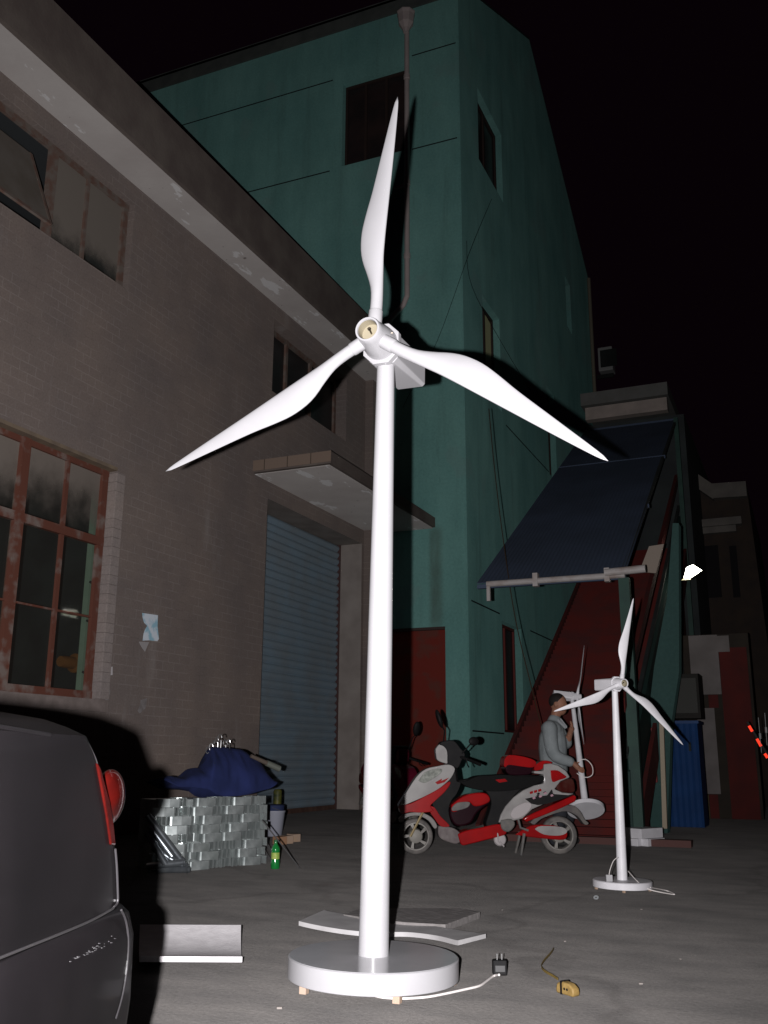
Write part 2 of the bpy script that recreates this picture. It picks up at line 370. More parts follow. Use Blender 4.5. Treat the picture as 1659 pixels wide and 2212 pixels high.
# lower window
def bar(bm, xf, a, b, w, d=.045, horizontal=False, mi=0):
    """bar in plane X=xf from a=(y,z) to b"""
    p, q = Vector((xf, a[0], a[1])), Vector((xf, b[0], b[1])); t = (q-p).normalized(); s = Vector((0, -t.z, t.y))
    obox(bm, (p+q)/2, (q-p)/2, s*(w/2), Vector((d/2, 0, 0)), mi)
def pane_mat(name, dusty_lo, dusty_hi, c=(.20, .17, .145), zc=None):
    m = bpy.data.materials.new(name); m.use_nodes = True; nt = m.node_tree; b = nt.nodes['Principled BSDF']; out = nt.nodes['Material Output']
    b.inputs['Base Color'].default_value = (*c, 1); b.inputs['Roughness'].default_value = .8
    tc = nt.nodes.new('ShaderNodeTexCoord'); co = tc.outputs['Object']
    gl = N(nt, 'ShaderNodeBsdfGlossy'); gl.inputs['Roughness'].default_value = .04; gl.inputs['Color'].default_value = (1, 1, 1, 1)
    tr = N(nt, 'ShaderNodeBsdfTransparent'); tr.inputs['Color'].default_value = (.86, .93, .90, 1)
    m1 = nt.nodes.new('ShaderNodeMixShader'); m1.inputs[0].default_value = .012; nt.links.new(tr.outputs[0], m1.inputs[1]); nt.links.new(gl.outputs[0], m1.inputs[2])
    sp = nt.nodes.new('ShaderNodeSeparateXYZ'); nt.links.new(co, sp.inputs[0])
    n = noise(nt, co, 2.2, 6, .6)
    a = N(nt, 'ShaderNodeMath', operation='MULTIPLY_ADD'); nt.links.new(n, a.inputs[0]); a.inputs[1].default_value = .9; nt.links.new(sp.outputs['Z'], a.inputs[2])
    f = ramp(nt, a.outputs[0], 0, 1); mr = N(nt, 'ShaderNodeMapRange'); mr.inputs['From Min'].default_value = dusty_lo+.45; mr.inputs['From Max'].default_value = dusty_hi+.45; mr.inputs['To Min'].default_value = .08
    mr.interpolation_type = 'SMOOTHSTEP'
    nt.links.new(a.outputs[0], mr.inputs['Value'])
    m2 = nt.nodes.new('ShaderNodeMixShader'); nt.links.new(mr.outputs[0], m2.inputs[0]); nt.links.new(m1.outputs[0], m2.inputs[1]); nt.links.new(b.outputs[0], m2.inputs[2])
    nt.links.new(m2.outputs[0], out.inputs['Surface']); return m
xf = WX-.13
yR = onX(229, 1050, xf).y; yR2 = h_low[1]-.02
zT, zB = h_low[3]-.02, h_low[2]+.02
zt1 = onX(216, 1171, xf).z
y1 = onX(139, 1080, xf).y; y2 = onX(49, 1000, xf).y; y0 = y2-(y1-y2)*2.02
WN = obj('window', NB(), M['frame'], LB, label='large lower window with red-brown frame, clear lower panes and dusty upper panes')
bm = NB()
bar(bm, xf, (h_low[0], zT-.03), (h_low[1], zT-.03), .10); bar(bm, xf, (h_low[0], zB+.03), (h_low[1], zB+.03), .09, .05)
bar(bm, xf+.006, (yR2-.052, zB+.003), (yR2-.052, zT-.003), .10, .05)
bar(bm, xf+.004, (h_low[0], zt1), (yR2, zt1), .10, .06)
for y in (y2, y0): bar(bm, xf+.008, (y, zB), (y, zT), .12, .07)
bmesh.ops.translate(bm, verts=bm.verts, vec=-ORG[LB]); bm.to_mesh(WN.data); bm.free()
bm = NB()
dy = (y1-y2)
for y in (y1, y0+dy): bar(bm, xf+.003, (y, zB+.05), (y, zT-.06), .055, .035)
z3 = onX(190, 1332, xf).z
bar(bm, xf+.001, (h_low[0], z3), (yR2-.05, z3), .022, .03)
obj('glazing_bar', bm, M['frame'], WN)
bm = NB(); quad(bm, (xf-.012, h_low[0], zB), (xf-.012, h_low[1], zB), (xf-.012, h_low[1], zT), (xf-.012, h_low[0], zT))
obj('pane', bm, pane_mat('dusty_glass_low', zt1+.05, zt1+.80), WN)
# header and side trim tiles
bm = NB(); box(bm, WX-.15, WX+.035, h_low[0]-.2, h_low[1]+.12, zB-.16, zB-.02); obj('sill', bm, mat('sill_tiles', (.26, .215, .20), .8, c2=(.2, .165, .15), scale=9, bump=.2), WN)
bm = NB(); box(bm, WX-.145, WX+.012, h_low[1]-.004, h_low[1]+.16, zB-.01, zT-.02)
mm = tile_mat('reveal_tiles', (.27, .235, .22), (.25, .215, .2), (.12, .1, .09), .5, .115, 'YZ', .004); obj('jamb_tiles', bm, mm, WN, bevel=.01)
bm = NB(); box(bm, WX-.14, WX+.01, h_low[0]-.2, h_low[1]+.0, zT-.012, zT+.03); obj('header', bm, mat('header_plaster', (.25, .19, .13), .9, c2=(.17, .13, .1), scale=4), WN)
# room behind it
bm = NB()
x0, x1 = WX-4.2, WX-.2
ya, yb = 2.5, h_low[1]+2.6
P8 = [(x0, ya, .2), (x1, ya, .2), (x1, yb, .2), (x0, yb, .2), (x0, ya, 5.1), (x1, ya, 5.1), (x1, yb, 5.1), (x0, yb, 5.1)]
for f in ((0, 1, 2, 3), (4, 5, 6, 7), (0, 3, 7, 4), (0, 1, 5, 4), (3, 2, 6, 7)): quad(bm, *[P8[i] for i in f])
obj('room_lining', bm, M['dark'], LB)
bm = NB()
ye = onX(193, 1350, WX-1.0).y
box(bm, WX-.95, WX-.87, ye-.22, ye+.3, .8, 4.6)
cu = obj('green_curtain', bm, mat('pale_green_panel', (.20, .25, .19), .7, c2=(.16, .21, .155), scale=3), LB)
for z in (1.9, 2.55, 3.05, 3.6):
    bm = NB(); tube(bm, smoothpath([(WX-.85, ye-.23, z+.02), (WX-.84, ye, z-.03), (WX-.85, ye+.3, z)]), .016); obj('strap', bm, M['dark'], cu)
p = onX(158, 1432, WX-1.6)
bm = NB(); lathe(bm, p, (0, 1, 0), [(-.25, .07), (-.2, .08), (0, .08), (.02, .13), (.14, .14), (.16, .1)], 20)
o = obj('orange_canister', bm, mat('orange_can', (.16, .06, .015), .6), origin=p, smooth=True); tag(o, 'orange canister dimly seen through the lower right window pane', 'canister')
bm = NB()
for i in range(9): box(bm, WX-3.2, WX-3.0, 4+i*.55, 4.42+i*.55, .3, 1.3+.5*random.random())
o = obj('dark_crates', bm, mat('machine_grey', (.08, .10, .095), .7, c2=(.05, .06, .06), scale=4), origin=(WX-3.1, 6, .2)); tag(o, 'dark stacked crates deep inside the factory room behind the window', 'crates')

# upper strip window with a tilted sash
xf2 = WX-.11
UW = obj('window', NB(), M['frame_dusty'], LB, label='high strip window with dusty brown panes and one sash tilted open')
bm = NB(); zT2, zB2 = h_up[3]-.02, h_up[2]+.01
bar(bm, xf2, (h_up[0], zT2-.02), (h_up[1], zT2-.02), .09); bar(bm, xf2, (h_up[0], zB2+.02), (h_up[1], zB2+.02), .06)
bar(bm, xf2+.004, (h_up[1]-.062, zB2+.003), (h_up[1]-.062, zT2-.003), .09)
ym = onX(108, 400, xf2).y; ym2 = onX(183, 470, xf2).y
for y in (ym, ym-2.5): bar(bm, xf2+.005, (y, zB2), (y, zT2), .12, .06)
bmesh.ops.translate(bm, verts=bm.verts, vec=-ORG[LB]); bm.to_mesh(UW.data); bm.free()
bm = NB(); bar(bm, xf2+.002, (ym2, zB2), (ym2, zT2), .05, .035); obj('glazing_bar', bm, M['frame_dusty'], UW)
bm = NB(); quad(bm, (xf2-.01, ym, zB2), (xf2-.01, h_up[1], zB2), (xf2-.01, h_up[1], zT2), (xf2-.01, ym, zT2)); obj('pane', bm, pane_mat('dusty_glass_high', zB2+.0, zB2+.5, (.19, .165, .14)), UW)
# sash hinged half way up, its foot swung outward
a = onX(65, 330, xf2+.03); z_h = zB2+(zT2-zB2)*.62
A = onX(66, 332, xf2+.05); Bt = onX(125, 495, WX+.34); print('sash', A, Bt)
Bt.y = A.y; n = Bt-A; B = A-Vector((0, 2.6, 0)); nv = n.normalized().cross(Vector((0, 1, 0)))
bm = NB(); obox(bm, (A+B)/2+n/2, (A-B)/2, n/2, nv*.006)
sash = obj('tilted_sash', bm, mat('dusty_sash', (.17, .15, .13), .8, c2=(.14, .12, .10), scale=3), UW)
bm = NB()
obox(bm, (A+B)/2+n, (A-B)/2, n.normalized()*.025, nv*.014); obox(bm, A+n/2, Vector((0, .02, 0)), n/2, nv*.012)
obj('frame', bm, M['frame_dusty'], sash)
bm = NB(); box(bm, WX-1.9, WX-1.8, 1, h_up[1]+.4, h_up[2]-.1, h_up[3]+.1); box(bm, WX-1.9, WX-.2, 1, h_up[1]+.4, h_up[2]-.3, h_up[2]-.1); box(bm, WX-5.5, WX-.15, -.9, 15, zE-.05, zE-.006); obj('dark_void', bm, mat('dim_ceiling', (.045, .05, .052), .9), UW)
# small upper window near the teal building
xf3 = WX-.24
SW = obj('window', NB(), M['frame_dusty'], LB, label='small high window with dark panes behind the big turbine hub')
bm = NB(); zT3, zB3 = h_sm[3], h_sm[2]
bar(bm, xf3, (h_sm[0], zB3+.03), (h_sm[1], zB3+.03), .08); bar(bm, xf3, (h_sm[0]+.05, zB3), (h_sm[0]+.05, zT3), .08); bar(bm, xf3, (h_sm[1]-.05, zB3), (h_sm[1]-.05, zT3), .08)
bar(bm, xf3, (h_sm[0], zT3-.05), (h_sm[1], zT3-.05), .08)
for t in (.3, .62): y = h_sm[0]*(1-t)+h_sm[1]*t; bar(bm, xf3+.003, (y, zB3), (y, zT3), .07)
bmesh.ops.translate(bm, verts=bm.verts, vec=-ORG[LB]); bm.to_mesh(SW.data); bm.free()
bm = NB(); quad(bm, (xf3-.02, h_sm[0], zB3), (xf3-.02, h_sm[1], zB3), (xf3-.02, h_sm[1], zT3), (xf3-.02, h_sm[0], zT3)); obj('pane', bm, mat('dark_pane', (.025, .024, .024), .25), SW)

# notices and plaster patches on the wall
m, nt, b, co = base('paper_notice', .8)
c = ramp(nt, noise(nt, co, 9, 4), .45, .6, (.62, .68, .74), (.30, .50, .60)); nt.links.new(c, b.inputs['Base Color'])
def on_wall(name, pts, m, label, cat, off=.006, n=3):
    bm = NB(); P = [onX(x, y, WX+off) for x, y in pts]; c = sum(P, Vector())/len(P)
    prism(bm, P, (.002, 0, 0)); o = obj(name, bm, m, origin=c); tag(o, label, cat); return o
on_wall('torn_poster', [(307, 1324), (341, 1329), (340, 1352), (343, 1380), (340, 1385), (322, 1383), (308, 1384), (310, 1369), (313, 1360), (318, 1352), (311, 1345), (308, 1334)], m, 'torn pale blue paper notice pasted on the brown tiled wall', 'notice')
on_wall('poster_scrap', [(300, 1386), (322, 1387), (318, 1396), (313, 1408), (307, 1400), (303, 1393)], mat('paper_scrap', (.40, .38, .38), .8), 'triangular paper scrap left below the torn blue notice', 'notice')
on_wall('small_notice', [(228, 1443), (243, 1440), (243, 1458), (227, 1460)], mat('white_label', (.58, .55, .56), .7), 'small white paper stuck at the corner of the lower window', 'notice')
for nm, pts, lab in (('plaster_patch', [(229, 1470), (236, 1472), (238, 1495), (234, 1515), (228, 1516), (227, 1490)], 'grey plaster smear under the small white paper'),
                     ('plaster_patch', [(304, 1512), (318, 1508), (314, 1530), (302, 1541), (297, 1536), (303, 1522)], 'pale plaster smear low on the tiled wall beside the car'),):
    on_wall(nm, pts, mat('smear', (.28, .26, .26), .9, c2=(.2, .18, .175), scale=12), lab, 'patch', .004)

# ------------------------------------------------------------------ TEAL BUILDING (front Y = YG, gabled side X = XG)
XG = -5.55; YB = 30.3
TB = thing('teal_building', 'tall teal rendered building with gabled side and dark window openings behind the turbine', 'building', (XG, YG, 0))
PF = lambda u, v: (u, YG, v)
PS = lambda u, v: (XG, u, v)
hf = [(-8.29, -6.79, 13.48, 15.6)]
hs = [(17.92, 19.8, 13.75, 15.6), (17.93, 19.2, 8.25, 10.45), (26.4, 27.1, 13.45, 15.1), (23.45, 24.3, 8.0, 10.45), (18.8, 20.25, 1.40, 3.61)]
red_door = (-7.45, onY(962, 1400, YG).x, 0, 3.22)
zP = 17.42
bm = NB()
wall_holes(bm, PF, -15, XG-.03, 0, zP-.4, hf+[red_door])
wall_holes(bm, PS, YG+.03, YB, 0, 16.8, hs)
# softened corner
quad(bm, (XG-.03, YG, 0), (XG, YG+.03, 0), (XG, YG+.03, 16.8), (XG-.03, YG, 16.8))
poly(bm, [(XG, YG+.03, 16.8), (XG, YB, 16.8), (XG, 23.03, 20.9), (XG, YG+.03, 17.36)])
quad(bm, (XG-.03, YG, 16.8), (XG, YG+.03, 16.8), (XG, YG+.03, 17.36), (XG-.03, YG, 17.36))
for h in hf: reveal(bm, PF, (0, 1, 0), h, .25)
for h in hs: reveal(bm, PS, (-1, 0, 0), h, .28)
reveal(bm, PF, (0, 1, 0), red_door, .1)
quad(bm, (XG, YB, 0), (-15, YB, 0), (-15, YB, 16.8), (XG, YB, 16.8)); quad(bm, (-15, YG, 0), (-15, YB, 0), (-15, YB, 16.8), (-15, YG, 16.8))
obj('wall', bm, M['teal'], TB)
bm = NB(); box(bm, -15, XG-.002, YG-.05, YG-.003, zP-.4, zP); obj('parapet', bm, mat('grey_parapet', (.105, .115, .105), .9, c2=(.075, .085, .08), scale=3), TB)
bm = NB()
for a, b_ in (((YG-.05, zP-.03), (23.03, 20.95)), ((23.03, 20.95), (YB+.1, 16.85))):
    prism(bm, [(XG+.012, a[0], a[1]), (XG+.012, b_[0], b_[1]), (-15, b_[0], b_[1]), (-15, a[0], a[1])], (0, 0, -.06))
obj('roof', bm, mat('roof_dark', (.05, .06, .06), .9), TB)
M['groove'] = mat('render_groove', (.022, .03, .03), .9)
def groove(pts):
    for (a, b_) in pts:
        bm = NB(); a, b_ = Vector(a), Vector(b_); d = b_-a
        nrm = Vector((0, -1, 0)) if abs(d.x) > abs(d.y) else Vector((1, 0, 0))
        obox(bm, (a+b_)/2+nrm*.001, d/2, Vector((0, 0, .014)), nrm*.003); obj('groove', bm, M['groove'], TB)
groove([((-15, YG, 15.77), (-8.55, YG, 15.77)), ((-6.62, YG, 15.79), (XG-.06, YG, 15.79)), ((-15, YG, 13.44), (-8.58, YG, 13.44)), ((-6.62, YG, 13.45), (XG-.06, YG, 13.45)),
        ((XG, 16.85, 3.73), (XG, 18.65, 3.73)), ((XG, 21.0, 3.67), (XG, 26, 3.67)), ((XG, 19.5, 8.04), (XG, 23.35, 8.04)), ((XG, 16.78, 1.37), (XG, 18.75, 1.37))])
def tb_window(h, side, m, lab=None, panes=2, fm=None):
    bm = NB(); fm = fm or mat('dark_bronze_frame', (.045, .03, .026), .6)
    P = (lambda u, v, d: Vector((u, YG+d, v))) if side == 'f' else (lambda u, v, d: Vector((XG-d, u, v)))
    wn = NB()
    def fr(u0, u1, v0, v1): prism(wn, [P(u0, v0, .15), P(u1, v0, .15), P(u1, v1, .15), P(u0, v1, .15)], P(0, 0, .2)-P(0, 0, .15))
    w = .06; fr(h[0], h[1], h[2], h[2]+w); fr(h[0], h[1], h[3]-w, h[3]); fr(h[0], h[0]+w, h[2]+w, h[3]-w); fr(h[1]-w, h[1], h[2]+w, h[3]-w)
    for i in range(1, panes): u = h[0]+(h[1]-h[0])*i/panes; fr(u-w/2, u+w/2, h[2]+w, h[3]-w)
    o = obj('window', wn, fm, TB, label=lab)
    quad(bm, P(h[0], h[2], .19), P(h[1], h[2], .19), P(h[1], h[3], .19), P(h[0], h[3], .19)); obj('pane', bm, m, o)
dk = mat('night_glass', (.028, .022, .022), .3, c2=(.045, .03, .028), scale=2, lo=.45, hi=.7)
tb_window(hf[0], 'f', dk, 'dark window high on the front of the teal building beside the drainpipe', 3)
m, nt, b, co = base('curtained_glass', .5)
spz = nt.nodes.new('ShaderNodeSeparateXYZ'); nt.links.new(co, spz.inputs[0])
mr = N(nt, 'ShaderNodeMapRange'); mr.inputs['From Min'].default_value = 9.05; mr.inputs['From Max'].default_value = 9.1; nt.links.new(spz.outputs['Z'], mr.inputs['Value'])
nt.links.new(mixc(nt, mr.outputs[0], (.10, .11, .07), (.40, .40, .22)), b.inputs['Base Color'])
tb_window(hs[0], 's', dk, panes=2); tb_window(hs[1], 's', m, 'second storey window with a yellowish blind', 2); tb_window(hs[2], 's', dk); tb_window(hs[3], 's', dk)
tb_window(hs[4], 's', mat('dark_red_glass', (.05, .012, .014), .5, c2=(.03, .025, .03), scale=3), 'ground floor window with dark red frame', 2, mat('dark_red_frame', (.15, .03, .025), .6))
bm = NB(); box(bm, red_door[0], red_door[1], YG+.06, YG+.12, 0, red_door[3]); rd = obj('red_door', bm, rust_paint('red_door_paint', (.17, .022, .014), (.13, .035, .025), .5, .62, .75, 3), TB)
bm = NB(); box(bm, red_door[0], red_door[1], YG-.02, YG+.06, red_door[3]-.03, red_door[3]+.02); obj('door_head', bm, mat('rusty_head', (.06, .04, .035), .9), rd)
# drain pipes
pm = mat('pinkish_grey_pvc', (.52, .44, .42), .6, c2=(.44, .38, .36), scale=3)
px_ = -6.70
pp = obj('drainpipe', NB(), pm, TB); bm = NB()
tube(bm, [(px_, YG-.1, 16.4), (px_, YG-.1, 10.15), (px_+.0, YG-.1, 10.0), (px_-.08, YG-.1, 9.82), (px_-.34, YG-.12, 9.55), (px_-.42, YG-.16, 9.4), (px_-.42, YG-.2, 8.6)], .055, 12)
bmesh.ops.translate(bm, verts=bm.verts, vec=-ORG[TB]); bm.to_mesh(pp.data); bm.free()
bm = NB(); lathe(bm, (px_, YG-.15, 16.3), (0, 0, 1), [(0, .06), (.1, .09), (.22, .17), (.42, .19), (.48, .21), (.5, .21)], 8); obj('hopper', bm, pm, pp)
for z in (15.2, 12.6, 10.9): bm = NB(); lathe(bm, (px_, YG-.1, z), (0, 0, 1), [(-.06, .056), (-.05, .07), (.05, .07), (.06, .056)], 12); obj('pipe_collar', bm, pm, pp)
bm = NB(); box(bm, px_-.32, px_, YG-.06, YG-.0, 12.56, 12.62); obj('bracket', bm, pm, pp)
bm = NB(); tube(bm, [(XG+.08, 29.9, 16.7), (XG+.08, 29.9, 8.0)], .06, 10); obj('drainpipe', bm, mat('tan_pipe', (.22, .2, .15), .6), TB)
# air conditioner on the far corner
AC = thing('air_conditioner', 'small pale air conditioner unit mounted high beyond the teal wall corner', 'air conditioner', (XG+1.0, 30.2, 12.9))
acm = mat('ac_casing', (.34, .35, .34), .5)
a0 = onY(1287, 752, 30.6); a1 = onY(1308, 800, 30.6)
bm = NB(); box(bm, XG+.12, a1.x+.25, 30.6, 31.1, a1.z, a0.z); obj('casing', bm, acm, AC, bevel=.03)
bm = NB(); box(bm, XG+.2, XG+.75, 30.58, 30.6, a1.z+.12, a0.z-.12); obj('grille', bm, M['dark'], AC)
bm = NB(); box(bm, XG+.05, a1.x+.25, 30.62, 30.7, a1.z-.25, a1.z-.12); obj('bracket', bm, M['dark'], AC)

# ------------------------------------------------------------------ COVERED STAIR: brick red steps under a sloping blue awning
XL, XR = -3.6, -1.95
ST = thing('outdoor_stair', 'dark red outdoor stair climbing away under the blue awning', 'staircase', (-2.8, 10.9, 0))
redm = rust_paint('red_stair_paint', (.075, .011, .009), (.05, .013, .012), .45, .65, .95, 2.2)
n_st = 62; y_s, z_s = 11.05, .0; run, rise = .1225, .0772
bm = NB(); pts = [(XL, y_s, 0)]
for i in range(n_st): pts += [(XL, y_s+i*run, (i+1)*rise), (XL, y_s+(i+1)*run, (i+1)*rise)]
pts += [(XL, y_s+n_st*run, 0)]
prism(bm, pts, (XR-XL, 0, 0)); obj('steps', bm, redm, ST)
sl = rise/run
def slope_bar(x, y0_, y1_, dz, h, w, m, name):
    bm = NB(); a = Vector((x, y0_, (y0_-y_s)*sl+dz)); b_ = Vector((x, y1_, (y1_-y_s)*sl+dz))
    obox(bm, (a+b_)/2, (b_-a)/2, Vector((w/2, 0, 0)), Vector((0, 0, h/2))); return obj(name, bm, m, ST)
slope_bar(XL-.03, 11.1, 18.5, .02, .2, .05, redm, 'edge_stringer')
slope_bar(XR+.05, 11.1, 18.4, .25, .95, .07, mat('dark_green_panel', (.012, .03, .026), .7), 'side_panel')
slope_bar(XR+.13, 11.3, 18.3, -.05, .45, .05, redm, 'stringer')
slope_bar(XR+.06, 11.0, 18.3, .95, .05, .05, M['dark'], 'handrail')
slope_bar(XR+.06, 11.0, 18.3, 1.5, .16, .06, redm, 'upper_stringer')
bm = NB(); box(bm, XL, -1.25, 10.9, 11.05, 0, .07); obj('bottom_kerb', bm, mat('kerb_dark', (.09, .045, .04), .9), ST)
AW = thing('blue_awning', 'large sloping dark blue corrugated awning over the outdoor stair', 'awning', (-2.8, 11.16, 0))
ya, za, yb, zb_ = 11.16, 2.98, 18.46, 7.32
bm = NB(); nc = 34; vs = []
for y, z in ((ya, za), (yb, zb_)):
    xr = -1.80 if y == ya else -1.86
    vs.append([bm.verts.new((XL+(xr-XL)*i/(nc*4), y, z+.0025*math.sin(i*math.pi/2))) for i in range(nc*4+1)])
for i in range(nc*4): bm.faces.new((vs[0][i], vs[0][i+1], vs[1][i+1], vs[1][i]))
o = obj('sheet', bm, mat('navy_sheet', (.048, .066, .105), .85, c2=(.038, .052, .08), scale=1.2), AW)
sm_ = o.modifiers.new('thick', 'SOLIDIFY'); sm_.thickness = .01
gm = mat('old_white_gutter', (.30, .28, .27), .6, c2=(.22, .18, .16), scale=6, lo=.5, hi=.7)
bm = NB(); cyl(bm, (XL+.14, ya-.04, za-.03), (-1.80, ya-.04, za-.03), .036, n=12); gt = obj('gutter_tube', bm, gm, AW)
bm = NB(); cyl(bm, (-2.02, ya-.07, za+.005), (-1.56, ya-.07, za+.02), .045, n=12); obj('end_tube', bm, gm, AW)
for x, l in ((XL+.16, .16), (-2.85, .07), (-2.0, .06)):
    bm = NB(); box(bm, x-.03, x+.03, ya-.08, ya+.01, za-.1, za+.06) if l < .1 else box(bm, x-.02, x+.02, ya-.06, ya-.02, za-.24, za-.06); obj('clamp', bm, gm, AW)
dg = mat('dark_green_steel', (.022, .055, .042), .6, c2=(.016, .038, .032), scale=4)
bm = NB(); box(bm, -1.88, -1.76, 11.13, 11.25, 0, za-.06); obj('post', bm, dg, AW)
bm = NB(); box(bm, -1.86, -1.78, 18.2, 18.3, 0, zb_-.06); obj('post', bm, dg, AW)
for t in (.0, .33, .66, 1.): 
    y = ya+.03+(yb-ya-.1)*t; z = za+(zb_-za)*t; bm = NB(); box(bm, XL, -1.8, y-.025, y+.025, z-.07, z-.02); obj('purlin', bm, bpy.data.materials['navy_sheet'], AW)
bm = NB(); a, b_ = Vector((-1.84, ya, za-.03)), Vector((-1.84, yb, zb_-.03)); obox(bm, (a+b_)/2, (b_-a)/2, Vector((.02, 0, 0)), Vector((0, 0, .03))); obj('side_rail', bm, M['dark'], AW)
# annex that the stair leads to
AX = thing('annex_block', 'dark rendered annex with pale concrete ledge behind the blue awning', 'building', (-2.8, 18.6, 0))
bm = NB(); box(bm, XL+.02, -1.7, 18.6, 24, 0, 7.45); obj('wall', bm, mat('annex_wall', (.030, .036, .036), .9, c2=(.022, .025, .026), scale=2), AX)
bm = NB(); box(bm, -3.58, -1.98, 18.42, 18.62, 7.52, 7.78); obj('ledge', bm, mat('pale_ledge', (.26, .22, .195), .85, c2=(.21, .18, .16), scale=5), AX)
bm = NB(); box(bm, -3.64, -1.94, 18.3, 24.2, 7.79, 8.05); obj('roof_slab', bm, mat('slab_grey', (.085, .085, .078), .9, c2=(.1, .1, .095), scale=5), AX)
# bright wedges seen between the posts: a pale panel beside the stair head
p1 = onY(1381, 1235, 13.2); p2 = onY(1402, 1180, 13.2); p3 = onY(1434, 1175, 13.2); p4 = onY(1417, 1238, 13.2)
bm = NB(); prism(bm, [p1, p2, p3, p4], (0, .04, 0)); o = obj('pale_panel', bm, mat('pale_panel', (.24, .2, .165), .9), origin=(p1+p3)/2); tag(o, 'pale slanted panel beside the end of the white gutter tube', 'panel')

# ------------------------------------------------------------------ things at the right-hand side of the yard
YC = 12.9
GW = thing('side_wall', 'narrow teal wall with a red fire cabinet right of the stair', 'wall', (-1.9, YC, 0))
q = [onY(1376, 1800, YC), onY(1440, 1795, YC), onY(1470, 1330, YC), onY(1466, 1125, YC), onY(1450, 1125, YC), onY(1425, 1420, YC)]
xa, xb = onY(1378, 1790, YC).x, onY(1443, 1790, YC).x
bm = NB(); q = [onY(x, y, YC) for x, y in ((1378, 1790), (1441, 1790), (1449, 1570), (1467, 1450), (1466, 1130), (1453, 1130), (1441, 1290), (1413, 1440), (1392, 1620))]
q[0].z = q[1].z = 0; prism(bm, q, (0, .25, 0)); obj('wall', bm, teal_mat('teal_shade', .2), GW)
c0, c1 = onY(1400, 1690, YC), onY(1414, 1572, YC)
bm = NB(); box(bm, c0.x, c1.x, YC-.05, YC-.002, c0.z, c1.z); fc = obj('fire_cabinet', bm, mat('fire_red', (.16, .02, .02), .5), GW, bevel=.01)
bm = NB(); box(bm, c1.x-.03, c1.x-.018, YC-.065, YC-.052, c0.z+.15, c1.z-.2); obj('handle', bm, M['steel'], fc)
bm = NB(); c2_ = onY(1440, 1790, YC-.1); prism(bm, [onY(1431, 1790, YC-.1), onY(1441, 1790, YC-.1), onY(1433, 1560, YC-.1), onY(1424, 1560, YC-.1)], (0, .08, 0))
o = obj('cream_plank', bm, mat('cream_plank', (.32, .27, .2), .8), origin=c2_); tag(o, 'cream upright plank leaning between teal wall and blue cabinet', 'plank')
# blue metal cabinet with a dark box above it
YM = 14.2
b0, b1 = onY(1443, 1771, YM), onY(1506, 1563, YM)
BC = thing('blue_cabinet', 'tall dark blue sheet metal cabinet right of the cream plank', 'cabinet', ((b0.x+b1.x)/2, YM, 0))
blm = mat('blue_sheet', (.012, .045, .14), .6, c2=(.010, .034, .105), scale=3)
bm = NB(); xw = [b0.x+(b1.x-b0.x)*i/12 for i in range(13)]
prism(bm, [(x, YM+(.025 if i % 2 else 0), 0) for i, x in enumerate(xw)]+[(b1.x, YM+.6, 0), (b0.x, YM+.6, 0)], (0, 0, b1.z)); obj('body', bm, blm, BC)
bm = NB(); box(bm, b0.x-.02, b1.x+.02, YM-.03, YM+.62, b1.z, b1.z+.04); obj('lid', bm, blm, BC)
bm = NB(); box(bm, b1.x-.13, b1.x-.10, YM-.05, YM-.005, 1.0, 1.12); obj('handle', bm, M['dark'], BC)
d0, d1 = onY(1443, 1560, YM-.1), onY(1507, 1455, YM-.1)
DB = thing('meter_box', 'dark metal meter box hung above the blue cabinet', 'meter box', ((d0.x+d1.x)/2, YM, d0.z))
bm = NB(); box(bm, d0.x, d1.x, YM-.1, YM+.4, d0.z+.05, d1.z); obj('body', bm, mat('box_black', (.012, .012, .01), .8, c2=(.016, .014, .012), scale=5), DB)
bm = NB(); box(bm, d0.x+.1, d1.x-.03, YM-.115, YM-.1, d0.z+.12, d1.z-.06); obj('door', bm, mat('box_door', (.022, .022, .018), .6), DB)
# cream wall with red painted steps
YW = 16.5
CW = thing('gate_wall', 'pale end wall with stepped dark red painted panels near the floodlight', 'wall', (-1.3, YW, 0))
g0 = onY(1478, 1770, YW); g1 = onY(1616, 1380, YW)
bm = NB(); box(bm, g0.x, g1.x, YW, YW+.3, 0, onY(1500, 1372, YW).z); obj('wall', bm, mat('gate_dark', (.030, .024, .018), .9, c2=(.02, .016, .013), scale=3), CW)
redw = mat('red_panel', (.075, .009, .007), .8, c2=(.05, .008, .007), scale=2.5)
def panel(x0, y0_, x1, y1_, m, name='red_panel', dy=.0):
    a, b_ = onY(x0, y0_, YW), onY(x1, y1_, YW); b_.x = onY(x1, y0_, YW).x; bm = NB(); box(bm, a.x, b_.x, YW-.02-dy, YW-.001, max(0, b_.z), a.z); obj(name, bm, m, CW)
pw = mat('patch_cream', (.155, .14, .136), .9, c2=(.12, .108, .104), scale=3)
panel(1487, 1374, 1549, 1500, pw, 'cream_patch', dy=.006); panel(1549, 1374, 1574, 1408, pw, 'cream_patch', dy=.006); panel(1505, 1530, 1543, 1715, pw, 'cream_patch', dy=.006)
panel(1552, 1400, 1612, 1770, redw); panel(1530, 1501, 1551, 1529, redw); panel(1532, 1716, 1551, 1770, redw)
panel(1508, 1716, 1531, 1770, mat('olive_board', (.08, .06, .03), .9), 'olive_board', dy=.02)
